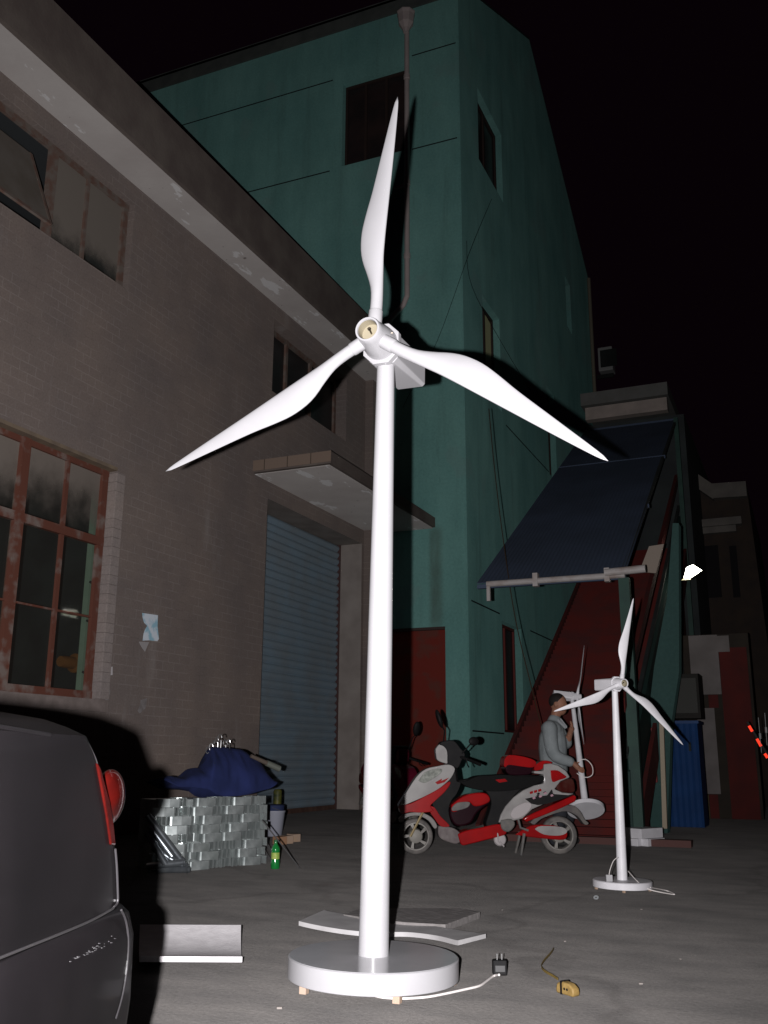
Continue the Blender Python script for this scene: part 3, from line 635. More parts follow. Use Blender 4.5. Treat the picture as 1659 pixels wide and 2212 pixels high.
# gabled building far right with cream cornice
YH = 21.
GH = thing('gabled_building', 'dark gabled building with pale cornice bands beyond the floodlight', 'building', (0, YH, 0))
T = [onY(x, y, YH) for x, y in ((1440, 985), (1540, 1050), (1612, 1045))]
bm = NB(); prism(bm, [(T[0].x-.4, YH, 0), (T[2].x+.25, YH, 0), (T[2].x, YH, T[2].z), (T[1].x, YH, T[1].z), (T[0].x-.4, YH, T[0].z+.3)], (0, 6, 0)); obj('wall', bm, mat('gable_brick', (.034, .024, .018), .9, c2=(.024, .018, .016), scale=3), GH)
crm = mat('cornice_cream', (.12, .11, .098), .9, c2=(.09, .082, .075), scale=3)
def band(a, b_, h, d=.2):
    A, B = onY(*a, YH), onY(*b_, YH); bm = NB(); prism(bm, [A, B, B-Vector((0, 0, h)), A-Vector((0, 0, h))], (0, -d, 0)); obj('cornice', bm, crm, GH)
band((1452, 990), (1540, 1050), .34); band((1540, 1050), (1612, 1045), .32, .22); band((1482, 1130), (1602, 1119), .16); band((1495, 1141), (1590, 1133), .17, .14)
for a, b_ in (((1520, 1180), (1560, 1290)), ((1575, 1180), (1600, 1290))):
    A, B = onY(*a, YH), onY(*b_, YH); bm = NB(); box(bm, A.x, B.x, YH-.02, YH-.001, B.z, A.z); obj('window', bm, M['black'], GH)
# floodlight
fp = onY(1495, 1235, 15.6)
FL = thing('floodlight', 'small lit white floodlight on the dark wall at right', 'floodlight', fp)
bm = NB(); prism(bm, [fp+Vector(v) for v in ((-.14, 0, -.10), (-.02, -.03, -.11), (.16, 0, .01), (.02, .0, .12), (-.09, 0, .08))], (0, .12, 0))
obj('housing', bm, M['dark'], FL)
bm = NB(); prism(bm, [fp+Vector(v) for v in ((-.13, -.012, -.09), (-.02, -.042, -.10), (.15, -.012, .01), (.02, -.012, .11), (-.08, -.012, .07))], (0, .008, 0))
em = bpy.data.materials.new('lamp_glow'); em.use_nodes = True; bb = em.node_tree.nodes['Principled BSDF']; bb.inputs['Emission Color'].default_value = (1, .97, .82, 1); bb.inputs['Emission Strength'].default_value = 14
obj('lens', bm, em, FL)
bm = NB(); prism(bm, [fp+Vector(v) for v in ((-.17, -.01, -.125), (-.03, -.04, -.13), (-.02, -.04, -.105), (-.13, -.01, -.095))], (0, .01, 0))
e2 = bpy.data.materials.new('yellow_glow'); e2.use_nodes = True; bb = e2.node_tree.nodes['Principled BSDF']; bb.inputs['Emission Color'].default_value = (.9, .8, .3, 1); bb.inputs['Emission Strength'].default_value = .7
obj('glow_lobe', bm, e2, FL)  # added emissive lobe that varies the shape of the lamp's yellowish glow
bm = NB(); tube(bm, [fp+Vector((-.3, .3, -.1)), fp+Vector((0, .06, 0))], .02); tube(bm, [fp+Vector((-.3, .3, -.1)), fp+Vector((-.3, .3, -fp.z))], .035); obj('pole', bm, M['dark'], FL)
pl = bpy.data.lights.new('floodlight_lamp', 'POINT'); pl.energy = 4; pl.color = (1, .95, .8); pl.shadow_soft_size = .08
plo = bpy.data.objects.new('floodlight_lamp', pl); col.objects.link(plo); plo.parent = FL; plo.location = (.03, -.18, 0)
# far red marker lights on a barrier and two thin posts
MB = thing('light_barrier', 'slanted barrier arm with red lights at the far right edge', 'barrier', onZ(1640, 1735))
Ym = 13.5; redl = bpy.data.materials.new('red_glow'); redl.use_nodes = True; bb = redl.node_tree.nodes['Principled BSDF']; bb.inputs['Base Color'].default_value = (.6, .02, .01, 1); bb.inputs['Emission Color'].default_value = (1, .05, .02, 1); bb.inputs['Emission Strength'].default_value = 1.1
A, B = onY(1616, 1562, Ym), onY(1700, 1700, Ym)
bm = NB(); tube(bm, [A+(A-B)*.02, B], .014); obj('arm', bm, M['dark'], MB)
for a, b_ in (((1618, 1568), (1625, 1580)), ((1635, 1596), (1644, 1612)), ((1652, 1628), (1658, 1637)), ((1664, 1648), (1672, 1660))):
    bm = NB(); tube(bm, [onY(*a, Ym-.03), onY(*b_, Ym-.03)], .017); obj('red_light', bm, redl, MB)
bm = NB(); tube(bm, [B, (B.x, B.y, 0)], .03); obj('post', bm, M['dark'], MB)
for a, b_ in (((1638, 1550), (1645, 1626)), ((1652, 1540), (1657, 1610))):
    bm = NB(); tube(bm, [onY(*a, Ym-.3), onY(*b_, Ym-.3)], [.004]*2, 6); p = onY(*b_, Ym-.3); 
    tube(bm, [onY((a[0]+b_[0])/2, (a[1]+b_[1])/2-4, Ym-.3), onY((a[0]+b_[0])/2+1, (a[1]+b_[1])/2+8, Ym-.3)], [.014, .014], 8)
    o = obj('hanging_chain', bm, mat('bright_chrome', (.7, .7, .68), .25, .6), origin=p); tag(o, 'thin shiny hanging rod '+('left' if a[0] < 1645 else 'right')+' of the pair near the red barrier lights', 'rod')

# thin wires
def wire(pts, label, r=.0045, m=None):
    bm = NB(); tube(bm, smoothpath(pts), r, 6); o = obj('wire', bm, m or M['black'], origin=pts[0]); tag(o, label, 'wire')
wire([onX(1062, 430, XG+.06), onY(1016, 540, YG-.1), onY(945, 735, YG-.12), onY(880, 860, YG-.12), onY(872, 880, YG-.12)], 'thin dark wire crossing the front of the teal building near the hub')
wire([onX(1008, 520, XG+.05), onX(1020, 620, XG+.05), onX(1095, 760, XG+.05), onX(1150, 850, XG+.05)], 'thin dark wire along the gabled side of the teal building')
wire([atD(1056, 883, 12.5), atD(1068, 1010, 12.2), atD(1085, 1150, 11.9), atD(1112, 1330, 11.5), atD(1146, 1476, 11.2), atD(1175, 1590, 10.9), atD(1192, 1655, 10.6)], 'loose brown wire hanging down beside the awning to the scooter', .006, mat('brown_wire', (.03, .018, .01), .6))

# ------------------------------------------------------------------ MODEL WIND TURBINES
def lerp(t, pts):
    for (a, va), (b_, vb) in zip(pts, pts[1:]):
        if t <= b_: u = (t-a)/(b_-a); return va+(vb-va)*u
    return pts[-1][1]
def smoother(t, pts):
    for i in range(len(pts)-1):
        if t <= pts[i+1][0] or i == len(pts)-2:
            p0, p1, p2, p3 = pts[max(i-1, 0)], pts[i], pts[i+1], pts[min(i+2, len(pts)-1)]; u = (t-p1[0])/(p2[0]-p1[0])
            m1 = (p2[1]-p0[1])/max(p2[0]-p0[0], 1e-6)*(p2[0]-p1[0]); m2 = (p3[1]-p1[1])/max(p3[0]-p1[0], 1e-6)*(p2[0]-p1[0])
            return (2*u**3-3*u*u+1)*p1[1]+(u**3-2*u*u+u)*m1+(-2*u**3+3*u*u)*p2[1]+(u**3-u*u)*m2
TRAIL = [(.05, .024), (.13, .0235), (.19, .031), (.25, .054), (.31, .082), (.36, .095), (.43, .098), (.5, .088), (.6, .068), (.78, .040), (.93, .017), (.985, .007), (1, .0005)]
LEAD = [(.05, -.024), (.13, -.0225), (.25, -.0165), (.4, -.013), (.6, -.0105), (.8, -.009), (.95, -.0065), (.985, -.004), (1, -.0005)]
THICK = [(.05, .024), (.13, .022), (.25, .017), (.4, .013), (.6, .0095), (.85, .005), (1, .0008)]
def turbine(name, label, B, ua, n, H, rb, tb, tr0, tr1, L, tips=None, ang0=None, hs_=1., mats=None, off=.16, feet=True, group=None, flange=True):
    """B base centre on the ground side, ua up axis, n horizontal direction from rotor to tail, H hub height, L blade length"""
    B = Vector(B); ua = Vector(ua).normalized(); n = Vector(n); n = (n-ua*n.dot(ua)).normalized(); ex = n.cross(ua).normalized()
    mw, mtop = mats or (M['white'], M['base_top'])
    t = thing(name, label, 'wind turbine', B, group)
    foot = .028*hs_ if feet else 0
    bm = NB(); lathe(bm, B+ua*foot, ua, [(0, rb-.002), (.002, rb), (tb-.003, rb), (tb, rb-.003)], 72)
    bs = obj('base', bm, mw, t, smooth=True)
    bm = NB(); lathe(bm, B+ua*(foot+tb), ua, [(.0005, rb-.004), (.0025, rb-.006)], 72); obj('base_top', bm, mtop, bs)
    if feet:
        for k in range(5):
            a = k*2*math.pi/5+.9; c = B+ex*math.cos(a)*(rb*.93)-n*math.sin(a)*(rb*.93)
            bm = NB(); obox(bm, c+ua*foot/2, ex*.014*hs_, n*.014*hs_, ua*foot/2); obj('foot_block', bm, M['wood'], t)
    Hub = B+ua*H-n*off                                   # blade plane centre
    top = B+ua*(H-.085*hs_)
    bm = NB(); a = B+ua*(foot+tb)
    lathe(bm, a, ua, [(0, tr0*1.01), ((H-tb)*.02, tr0), ((H-tb)*.5, tr0*.58+tr1*.42), ((top-a).length, tr1)], 40); tw = obj('tower', bm, mw, t, smooth=True)
    # nacelle: chamfered box with a rounded front flange
    def sect(tt, w, zt, zbm, ch):
        c = Hub+n*tt
        P = [(-w, zbm+ch), (-w+ch, zbm), (w-ch, zbm), (w, zbm+ch), (w, zt-ch), (w-ch, zt), (-w+ch, zt), (-w, zt-ch)]
        return [c+ex*x+ua*z for x, z in P]
    s = hs_
    bm = NB(); rings(bm, [sect(.125*s, .072*s, .075*s, -.088*s, .022*s), sect(.5*s, .078*s, .082*s, -.068*s, .012*s)]); nc_ = obj('nacelle', bm, mw, t, bevel=.004*s)
    bm = NB(); rings(bm, [sect(.09*s, .088*s, .098*s, -.098*s, .05*s), sect(.125*s, .088*s, .098*s, -.098*s, .05*s)]); obj('front_flange', bm, mw, nc_, bevel=.003*s)
    # hub: open nose cup with a rim
    bm = NB(); prof = [(.088, .082), (.05, .078), (0, .070), (-.045, .062), (-.072, .060), (-.078, .057), (-.078, .050), (-.072, .048), (-.02, .047), (-.018, .0)]
    lathe(bm, Hub, n, [(a_*s, r*s) for a_, r in prof], 48, cap=True); hb = obj('hub', bm, mw, t, smooth=True, ang=60)
    bm = NB(); lathe(bm, Hub, n, [(-.071*s, .0462*s), (-.0235*s, .0452*s), (-.0230*s, .0)], 32, cap=False); obj('nose_lining', bm, M['cream'], hb, smooth=True)
    bm = NB(); cyl(bm, Hub-n*.022*s, Hub-n*.05*s+ua*.01*s, .0045*s, n=10); cyl(bm, Hub-n*.05*s+ua*.01*s, Hub-n*.056*s+ua*.012*s, .009*s, n=6); obj('bolt', bm, M['bolt'], hb)
    bm = NB(); sd_ = (ex*.8+ua*.25).normalized(); cyl(bm, Hub+n*.045*s+sd_*.074*s, Hub+n*.045*s+sd_*.081*s, .006*s, n=6); obj('grub_screw', bm, M['bolt'], hb)
    for k in range(3):
        if tips: v = tips[k]-Hub; v = v-n*v.dot(n); Lk = v.length; er = v.normalized()
        else: a_ = ang0+k*2*math.pi/3; er = ex*math.sin(a_)+ua*math.cos(a_); Lk = L
        et = n.cross(er).normalized()                     # counter-clockwise seen from the front
        if et.dot(er.cross(-n)) < 0: et = -et
        et = (-n).cross(er).normalized()
        bm = NB(); rs = []
        for i in range(41):
            f = .05+.95*i/40; tr_, le, th = smoother(f, TRAIL)*Lk, smoother(f, LEAD)*Lk, max(.0006, smoother(f, THICK)*Lk)
            c = (tr_+le)/2; hw = (tr_-le)/2; tw_ = R(26)*max(0, (1-f))*min(1, max(0, (f-.12)/.2))
            rr = min(1, max(0, (f-.13)/.2)); ring = []
            for j in range(20):
                a_ = 2*math.pi*j/20; u = math.cos(a_); w_ = math.sin(a_)
                fl_ = (1-.55*rr*(u*.5+.5))                 # thinner toward the trailing side
                yy = w_*th*fl_ - rr*.35*th*(1-u*u)
                p_ = Vector((hw*u*math.cos(tw_)-yy*math.sin(tw_)*.5, hw*u*math.sin(tw_)*.6+yy))
                ring.append(Hub+er*(f*Lk)+et*(c+p_.x)+n*p_.y)
            rs.append(ring)
        rings(bm, rs); bl = obj('blade', bm, mw, t, smooth=True, ang=180)
        bm = NB(); lathe(bm, Hub, er, [(.045*Lk, .0265*Lk), (.095*Lk, .0265*Lk), (.1*Lk, .024*Lk)], 24); obj('root_collar', bm, mw, bl, smooth=True)
    return t, Hub
Bc = onZ(806, 2062, .11); Bc.z = 0
dB = math.hypot(Bc.x, Bc.y)
top = atD(833.5, 784, dB*1.0)
ua = (top-Bc).normalized()
nb = Vector((math.sin(R(-2)), math.cos(R(-2)), -.026))
hp = atD(807, 725, dB-.15); H = (hp-Bc).dot(ua)
HubE = Bc+ua*H-nb*.16
print('hub err', hp, HubE, 'H', H)
tips = [onP(x, y, hp, nb)+(HubE-hp) for x, y in ((863, 217), (355, 1018), (1313, 995))]
T1, _ = turbine('model_wind_turbine', 'big white three-bladed model wind turbine on a round white base in the foreground', Bc, ua, nb, H, .345, .078, .0615, .0415, 1.24, tips)
Bs = onZ(1345, 1921); ds = math.hypot(Bs.x, Bs.y); 
n2 = Vector((math.sin(R(-46)), math.cos(R(-46)), 0)); tp = atD(1328, 1490, ds)
hp = atD(1335, 1477, ds-.05); ua2 = (tp-Bs).normalized(); H2 = (hp-Bs).dot(ua2); Hub2 = Bs+ua2*H2-n2*.08
tips = [onP(x, y, hp, n2)+(Hub2-hp) for x, y in ((1361, 1293), (1190, 1537), (1470, 1610))]
T2, _ = turbine('model_wind_turbine', 'small white model turbine standing alone on the open yard at right', Bs, ua2, n2, H2, .205, .045, .036, .0215, .63, tips, hs_=.55, off=.08, mats=(M['white_dim'], M['white_dim']))
# third one, tipped and held by the man
dm = 10.35
b3 = atD(1266, 1752, dm-.22); t3 = atD(1236, 1512, dm+.42)
ua3 = (t3-b3).normalized(); n3 = -(right*.97+fwd*.1)
H3 = (t3-b3).length+.045
T3, _ = turbine('model_wind_turbine', 'small white model turbine tipped and lifted by the man behind the scooter', b3, ua3, n3, H3, .182, .04, .034, .0205, .60, None, ang0=R(62), hs_=.52, mats=(M['white_dim'], M['white_dim']), off=.06, feet=False)
print('t3', b3, t3)

# ------------------------------------------------------------------ ELECTRIC SCOOTERS
def scooter(label, P0, P1, pal, name='electric_scooter', mirror=True):
    """P0 / P1 ground contacts of front / rear wheel; shapes drawn in a side-view chart (cx, cy)"""
    P0, P1 = Vector(P0), Vector(P1); u = (P1-P0).normalized(); sc = (P1-P0).length/1020; sv = sc/1.05
    w = Vector((0, 0, 1)).cross(u)*1; w = -w if w.dot(CAM-P0) < 0 and mirror else w
    wh, rd, bk = pal
    t = thing(name, label, 'scooter', (P0+P1)/2)
    def P(x, y, d=0): return P0+u*((x-270)*sc)+Vector((0, 0, (1215-y)*sv))+w*d
    def slab(nm, pts, d0, d1, m, par=t, bev=.012, curve=True):
        bm = NB(); pp = [Vector((x, y, 0)) for x, y in pts]
        if curve: 
            q = smoothpath(pp+[pp[0]], 3)[:-1]
        else: q = pp
        prism(bm, [P(v.x, v.y, d0) for v in q], w*(d1-d0)); return obj(nm, bm, m, par, bevel=bev, seg=3, smooth=True, ang=60)
    tyre = M['rubber']; rim = mat('alloy_rim', (.25, .24, .22), .6, .3, c2=(.14, .13, .12), scale=9); dk = M['scoot_black']
    for nm, cx, cy, r in (('front_wheel', 270, 1085, 127), ('rear_wheel', 1290, 1080, 135)):
        c = P(cx, cy); rr = r*sc*.97; c.z = rr
        bm = NB(); lathe(bm, c, w, [(-.045, rr*.76), (-.05, rr*.88), (-.035, rr*.97), (0, rr), (.035, rr*.97), (.05, rr*.88), (.045, rr*.76)], 40, cap=False)
        wl = obj(nm, bm, tyre, t, smooth=True, ang=180)
        bm = NB(); lathe(bm, c, w, [(-.043, rr*.77), (-.043, rr*.70), (-.02, rr*.66), (.02, rr*.66), (.043, rr*.70), (.043, rr*.77)], 40, cap=False)
        for k in range(5):
            a = k*2*math.pi/5+.4; a2 = a+.25
            e = lambda q: u*math.cos(q)+Vector((0, 0, 1))*math.sin(q)
            prism(bm, [c+e(a-.16)*rr*.25+w*.0, c+e(a+.16)*rr*.25, c+e(a2+.14)*rr*.7, c+e(a2-.14)*rr*.7], w*.034)
        obj('rim', bm, rim, wl, smooth=True, ang=30)
        bm = NB(); lathe(bm, c-w*.04, w, [(0, rr*.2), (0, rr*.42), (.06, rr*.42), (.075, rr*.36), (.085, rr*.12)], 28); obj('hub_motor', bm, mat('hub_alloy', (.2, .19, .17), .6, .3), wl, smooth=True)
    # front fork and mudguard
    bm = NB(); 
    tube(bm, [P(230, 1085, .07), P(310, 930, .07), P(370, 830, .045)], .012); obj('fork', bm, mat('fork_gold', (.42, .33, .18), .4, .6), t)
    slab('front_mudguard', [(150, 960), (200, 925), (300, 915), (380, 950), (420, 1010), (400, 1030), (360, 975), (290, 940), (210, 950), (160, 990)], -.06, .06, mat('grey_mudguard', (.2, .19, .18), .6))
    slab('front_fairing', [(148, 858), (190, 790), (270, 665), (340, 605), (420, 585), (500, 572), (546, 600), (520, 665), (470, 715), (400, 765), (300, 815), (200, 858), (150, 880)], -.10, .10, wh, bev=.035)
    slab('headlamp', [(285, 690), (330, 630), (400, 605), (455, 605), (440, 640), (380, 680), (330, 705)], -.105, .107, mat('lamp_glass', (.30, .31, .28), .15, c2=(.16, .17, .15), scale=30, coat=.5), bev=.01)
    slab('lower_fairing', [(148, 868), (230, 850), (330, 800), (430, 745), (500, 695), (512, 712), (470, 770), (400, 835), (370, 870), (390, 905), (300, 915), (220, 912), (165, 925)], -.108, .108, rd, bev=.02)
    slab('red_stripe', [(405, 700), (455, 672), (448, 690), (505, 665), (470, 700), (420, 715)], .1, .104, rd, bev=0, curve=False)
    slab('front_leg', [(368, 868), (400, 880), (440, 940), (500, 1000), (492, 1015), (440, 1010), (400, 960), (365, 905)], -.1, .1, rd)
    slab('leg_shield', [(520, 640), (548, 610), (560, 690), (590, 700), (560, 780), (520, 830), (500, 900), (520, 990), (560, 1020), (500, 1010), (430, 930), (385, 860), (400, 830), (470, 760)], -.14, .09, dk, bev=.02)
    slab('dirty_skirt', [(425, 1010), (500, 1015), (560, 1040), (590, 1090), (560, 1135), (490, 1120), (430, 1085)], -.09, .09, mat('dirty_grey_plastic', (.17, .15, .145), .8, c2=(.12, .1, .1), scale=20))
    slab('floor_panel', [(560, 1065), (620, 1040), (720, 1020), (840, 995), (890, 1010), (905, 1050), (880, 1075), (760, 1105), (640, 1135), (585, 1140)], -.11, .11, rd, bev=.015)
    slab('battery_case', [(505, 890), (560, 850), (640, 800), (700, 780), (780, 790), (800, 840), (760, 870), (700, 920), (660, 985), (600, 1010), (545, 1005), (510, 950)], -.085, .085, M['scoot_gloss'], bev=.03)
    slab('battery_cover', [(520, 860), (600, 800), (690, 775), (770, 780), (795, 830), (740, 862), (680, 870), (640, 840), (560, 905), (520, 905)], -.09, .096, rd, bev=.025)
    slab('side_vent', [(520, 880), (560, 845), (640, 838), (650, 858), (620, 885), (530, 905)], .09, .1, M['scoot_grey'], bev=.006)
    slab('centre_body', [(560, 690), (700, 740), (760, 760), (800, 830), (790, 900), (760, 1010), (850, 1000), (900, 900), (1010, 760), (1180, 700), (1180, 650), (900, 645), (700, 665)], -.09, .09, dk, bev=.02)
    slab('seat', [(565, 690), (620, 690), (700, 655), (800, 648), (900, 642), (1030, 655), (1170, 650), (1165, 690), (1060, 735), (900, 760), (760, 760), (640, 735)], -.125, .125, M['seat'], bev=.03)
    slab('seat_trim', [(830, 680), (900, 672), (918, 690), (860, 700)], .12, .128, rd, bev=0, curve=False)
    slab('rear_body', [(848, 985), (865, 930), (900, 870), (960, 805), (1030, 755), (1110, 720), (1180, 705), (1180, 640), (1110, 632), (1112, 615), (1182, 615), (1183, 565), (1235, 560), (1290, 575), (1345, 615), (1370, 660), (1300, 690), (1255, 745), (1310, 770), (1395, 778), (1250, 820), (1090, 890), (1020, 955), (940, 975)], -.115, .115, wh, bev=.03, curve=False)
    slab('red_inset', [(1230, 610), (1280, 610), (1320, 635), (1345, 660), (1290, 680), (1240, 692)], .108, .118, rd, bev=.004)
    slab('tail_lamp', [(1262, 735), (1290, 700), (1340, 675), (1385, 670), (1402, 715), (1395, 765), (1340, 772), (1290, 760)], -.1, .12, mat('tail_lens', (.045, .006, .005), .12, c2=(.06, .02, .016), scale=14, spec=.6), bev=.03)
    slab('rear_stripe', [(1020, 955), (1100, 915), (1250, 850), (1395, 785), (1410, 800), (1400, 832), (1300, 880), (1150, 940), (1045, 980)], -.12, .122, rd, bev=.012, curve=False)
    slab('dark_decal', [(1040, 815), (1110, 800), (1200, 790), (1235, 745), (1245, 780), (1380, 790), (1200, 850), (1130, 860), (1085, 850)], .112, .1175, M['scoot_black'], bev=0, curve=False)
    random.seed(3)
    for k in range(8):
        x, y = 1090+random.random()*130, 765+random.random()*50
        slab('pink_decal', [(x, y), (x+18, y-8), (x+26, y+4), (x+8, y+12)], .113, .1185+.0004*k, mat('pink_decal', (.35, .2, .24), .5) if k % 2 else M['scoot_black'], bev=0, curve=False)
    for k in range(3): slab('red_mark', [(1075+k*30, 765-k*8), (1098+k*30, 758-k*8), (1100+k*30, 775-k*8), (1078+k*30, 782-k*8)], .113, .118, rd, bev=0, curve=False)
    slab('vent_panel', [(930, 930), (960, 880), (1040, 840), (1085, 850), (1075, 890), (1030, 935), (960, 960)], .11, .124, M['scoot_grey_light'], bev=.006)
    slab('rear_mudguard', [(1080, 985), (1150, 925), (1280, 880), (1380, 860), (1440, 900), (1470, 960), (1500, 990), (1470, 1000), (1420, 940), (1340, 905), (1250, 925), (1160, 960), (1110, 1000)], -.07, .07, mat('grey_mud', (.13, .12, .11), .8, c2=(.09, .08, .08), scale=12))
    slab('chain_case', [(965, 1070), (1040, 1025), (1110, 1000), (1250, 1005), (1320, 1030), (1338, 1070), (1310, 1105), (1200, 1100), (1060, 1085)], .075, .10, rd)
    slab('chain_case_inset', [(1105, 1030), (1150, 1008), (1300, 1015), (1335, 1050), (1280, 1075), (1170, 1068)], .1, .106, wh, bev=.003)
    slab('rear_shock', [(860, 965), (940, 955), (965, 1000), (920, 1050), (870, 1030)], .02, .12, M['scoot_grey'])
    bm = NB(); tube(bm, [P(990, 960, .1), P(1005, 1020, .1), P(1060, 1040, .1)], .012); obj('swing_arm', bm, M['scoot_grey'], t)
    for d in (-.12, .1):
        bm = NB(); tube(bm, [P(1030, 1060, d), P(1020, 1120, d), P(1000, 1213, d*1.25)], [.016, .014, .012]); obj('centre_stand', bm, M['scoot_grey'], t)
    bm = NB(); lathe(bm, P(860, 1105, .06), w, [(0, .055), (.02, .06), (.035, .05), (.04, .02)], 20); tube(bm, [P(840, 1050, .1), P(845, 1110, .12), P(880, 1150, .15)], .008); obj('pedal_crank', bm, M['scoot_grey_light'], t, smooth=True)
    # handlebar group
    slab('handlebar_cowl', [(412, 460), (440, 425), (480, 430), (498, 480), (500, 560), (470, 560), (425, 540), (415, 500)], -.07, .07, wh, bev=.02)
    slab('dashboard', [(440, 430), (455, 405), (540, 395), (590, 450), (625, 500), (600, 540), (570, 600), (530, 585), (497, 570), (495, 480), (470, 440)], -.085, .085, dk, bev=.02)
    bm = NB(); tube(bm, [P(545, 590, 0), P(560, 700, 0)], .03); obj('steering_column', bm, dk, t)
    for d, dx in ((.12, 0), (-.22, -130)):
        bm = NB(); tube(bm, [P(560+dx*.3, 505, d*.4), P(640+dx, 535, d), P(715+dx, 570, d*1.9)], [.014, .014, .017]); obj('hand_grip', bm, dk, t)
        bm = NB(); tube(bm, smoothpath([P(625+dx, 530, d*1.1), P(632+dx, 570, d*1.2), P(640+dx, 590, d*1.4)]), .006); obj('brake_lever', bm, dk, t)
    bm = NB(); tube(bm, [P(600, 490, .09), P(655, 425, .14)], .007); tube(bm, [P(655, 425, .14), P(658, 422, .14)], .01); ms = obj('mirror_stem', bm, dk, t)
    bm = NB(); ball(bm, P(680, 402, .15), .055, .018, .042, rot=Matrix.Rotation(math.atan2(u.y, u.x)+.3, 4, 'Z')); obj('mirror_head', bm, dk, ms, smooth=True)
    bm = NB(); tube(bm, [P(480, 430, -.1), P(500, 320, -.16), P(480, 280, -.2)], .007); ms = obj('mirror_stem', bm, dk, t)
    bm = NB(); ball(bm, P(462, 228, -.2), .028, .05, .095, rot=Matrix.Rotation(math.atan2(u.y, u.x), 4, 'Z') @ Matrix.Rotation(R(-18), 4, 'Y')); obj('mirror_head', bm, dk, ms, smooth=True)
    # top box
    slab('top_box', [(900, 580), (905, 535), (930, 518), (1040, 525), (1110, 540), (1118, 570), (1100, 605), (1080, 640), (960, 648), (915, 630)], -.12, .12, M['scoot_gloss'], bev=.03)
    slab('top_box_lid', [(895, 575), (905, 525), (940, 500), (1040, 512), (1110, 535), (1128, 560), (1100, 590), (1000, 580), (930, 572), (905, 590)], -.125, .125, rd, bev=.03)
    slab('grab_rail', [(1120, 575), (1180, 540), (1240, 548), (1240, 562), (1190, 562), (1175, 600), (1120, 612)], -.1, .1, rd, bev=.01)
    return t
M['scoot_black'] = mat('matt_black_plastic', (.005, .005, .0055), .6, c2=(.009, .0085, .0085), scale=10, spec=.12)
M['scoot_gloss'] = mat('gloss_dark_red', (.014, .003, .006), .14, spec=.5)
M['scoot_grey'] = mat('grey_plastic', (.09, .088, .085), .55, c2=(.13, .12, .11), scale=20)
M['scoot_grey_light'] = mat('light_grey_panel', (.36, .33, .33), .5)
M['seat'] = mat('black_vinyl', (.004, .004, .004), .7, spec=.1, bump=.1)
swh = mat('scooter_white', (.30, .29, .28), .2, c2=(.23, .22, .215), scale=6); srd = mat('scooter_red', (.30, .006, .007), .16, c2=(.22, .006, .007), scale=5, spec=.3)
F0, F1 = onZ(897.5, 1846), onZ(1208, 1846)
SC = scooter('red and white electric scooter with top box parked behind the big turbine', F0, F1, (swh, srd, None))
mag = mat('magenta_red_paint', (.09, .006, .018), .3)
scooter('dark red scooter mostly hidden behind the big turbine tower', onZ(886, 1802), onZ(800, 1786), (mag, mat('deep_red', (.07, .006, .008), .4), None))

# ------------------------------------------------------------------ THE MAN
dmn = 10.5
MAN = thing('person', 'man with short dark hair in light grey shirt holding the tipped small turbine', 'person', onZ(1200, 1825))
def J(x, y, d=0): return atD(x, y, dmn+d)
def limb(bm, pts, rs, n=14):
    pts = [Vector(p) for p in pts]
    q = smoothpath(pts, 5); m_ = len(q)-1; k = len(rs)-1
    rr = []
    for i in range(len(q)):
        t = i/m_*k; j = min(int(t), k-1); rr.append(rs[j]+(rs[j+1]-rs[j])*(t-j))
    tube(bm, q, rr, n)
    ball(bm, pts[0], rs[0]*.99, seg=12); ball(bm, pts[-1], rs[-1]*.99, seg=12)
def remesh(o, v, it=3):
    r = o.modifiers.new('remesh', 'REMESH'); r.mode = 'VOXEL'; r.voxel_size = v; r.use_smooth_shade = True
    s = o.modifiers.new('smooth', 'SMOOTH'); s.iterations = it; s.factor = .5
fm = (right*.86-fwd*.45); fm.z = 0; fm.normalize(); sd = Vector((0, 0, 1)).cross(fm)     # facing, left side
hd = J(1206, 1521)
bm = NB()
down = (fm*.93-Vector((0, 0, .36))).normalized()
ball(bm, hd+Vector((0, 0, .012)), .088, .076, .098, seg=24, rot=Matrix.Rotation(math.atan2(fm.y, fm.x), 4, 'Z'))
ball(bm, hd+fm*.025-Vector((0, 0, .055)), .062, .052, .062, seg=20, rot=Matrix.Rotation(math.atan2(fm.y, fm.x), 4, 'Z'))
limb(bm, [hd+fm*.083+Vector((0, 0, .0)), hd+fm*.102-Vector((0, 0, .032))], [.010, .015], 10)              # nose
limb(bm, [hd+fm*.072+sd*.012-Vector((0, 0, .072)), hd+fm*.072-sd*.012-Vector((0, 0, .072))], [.010, .010], 8)   # lips
for s_ in (1, -1):
    limb(bm, [hd+fm*.072+sd*.03*s_+Vector((0, 0, .018)), hd+fm*.078+sd*.012*s_+Vector((0, 0, .02))], [.008, .010], 8)  # brow
    ball(bm, hd-fm*.005+sd*.078*s_-Vector((0, 0, .008)), .018, .010, .03)
limb(bm, [hd-fm*.02-Vector((0, 0, .06)), J(1199, 1562)-fm*.01], [.05, .055])
neck = J(1198, 1562); chest = J(1196, 1592); waist = J(1195, 1640); hip = J(1193, 1668)
shR = J(1187, 1573, -.16); shL = J(1205, 1576, .16)
elR = J(1196, 1628, -.22); wrR = J(1240, 1650, -.24); haR = J(1246, 1656, -.24)
elL = J(1222, 1606, .10); wrL = J(1232, 1582, -.02); haL = J(1236, 1572, -.05)
limb(bm, [neck, chest, waist, hip], [.07, .12, .12, .12])
limb(bm, [shR, elR, wrR], [.05, .04, .027]); limb(bm, [shL, elL, wrL], [.05, .04, .027])
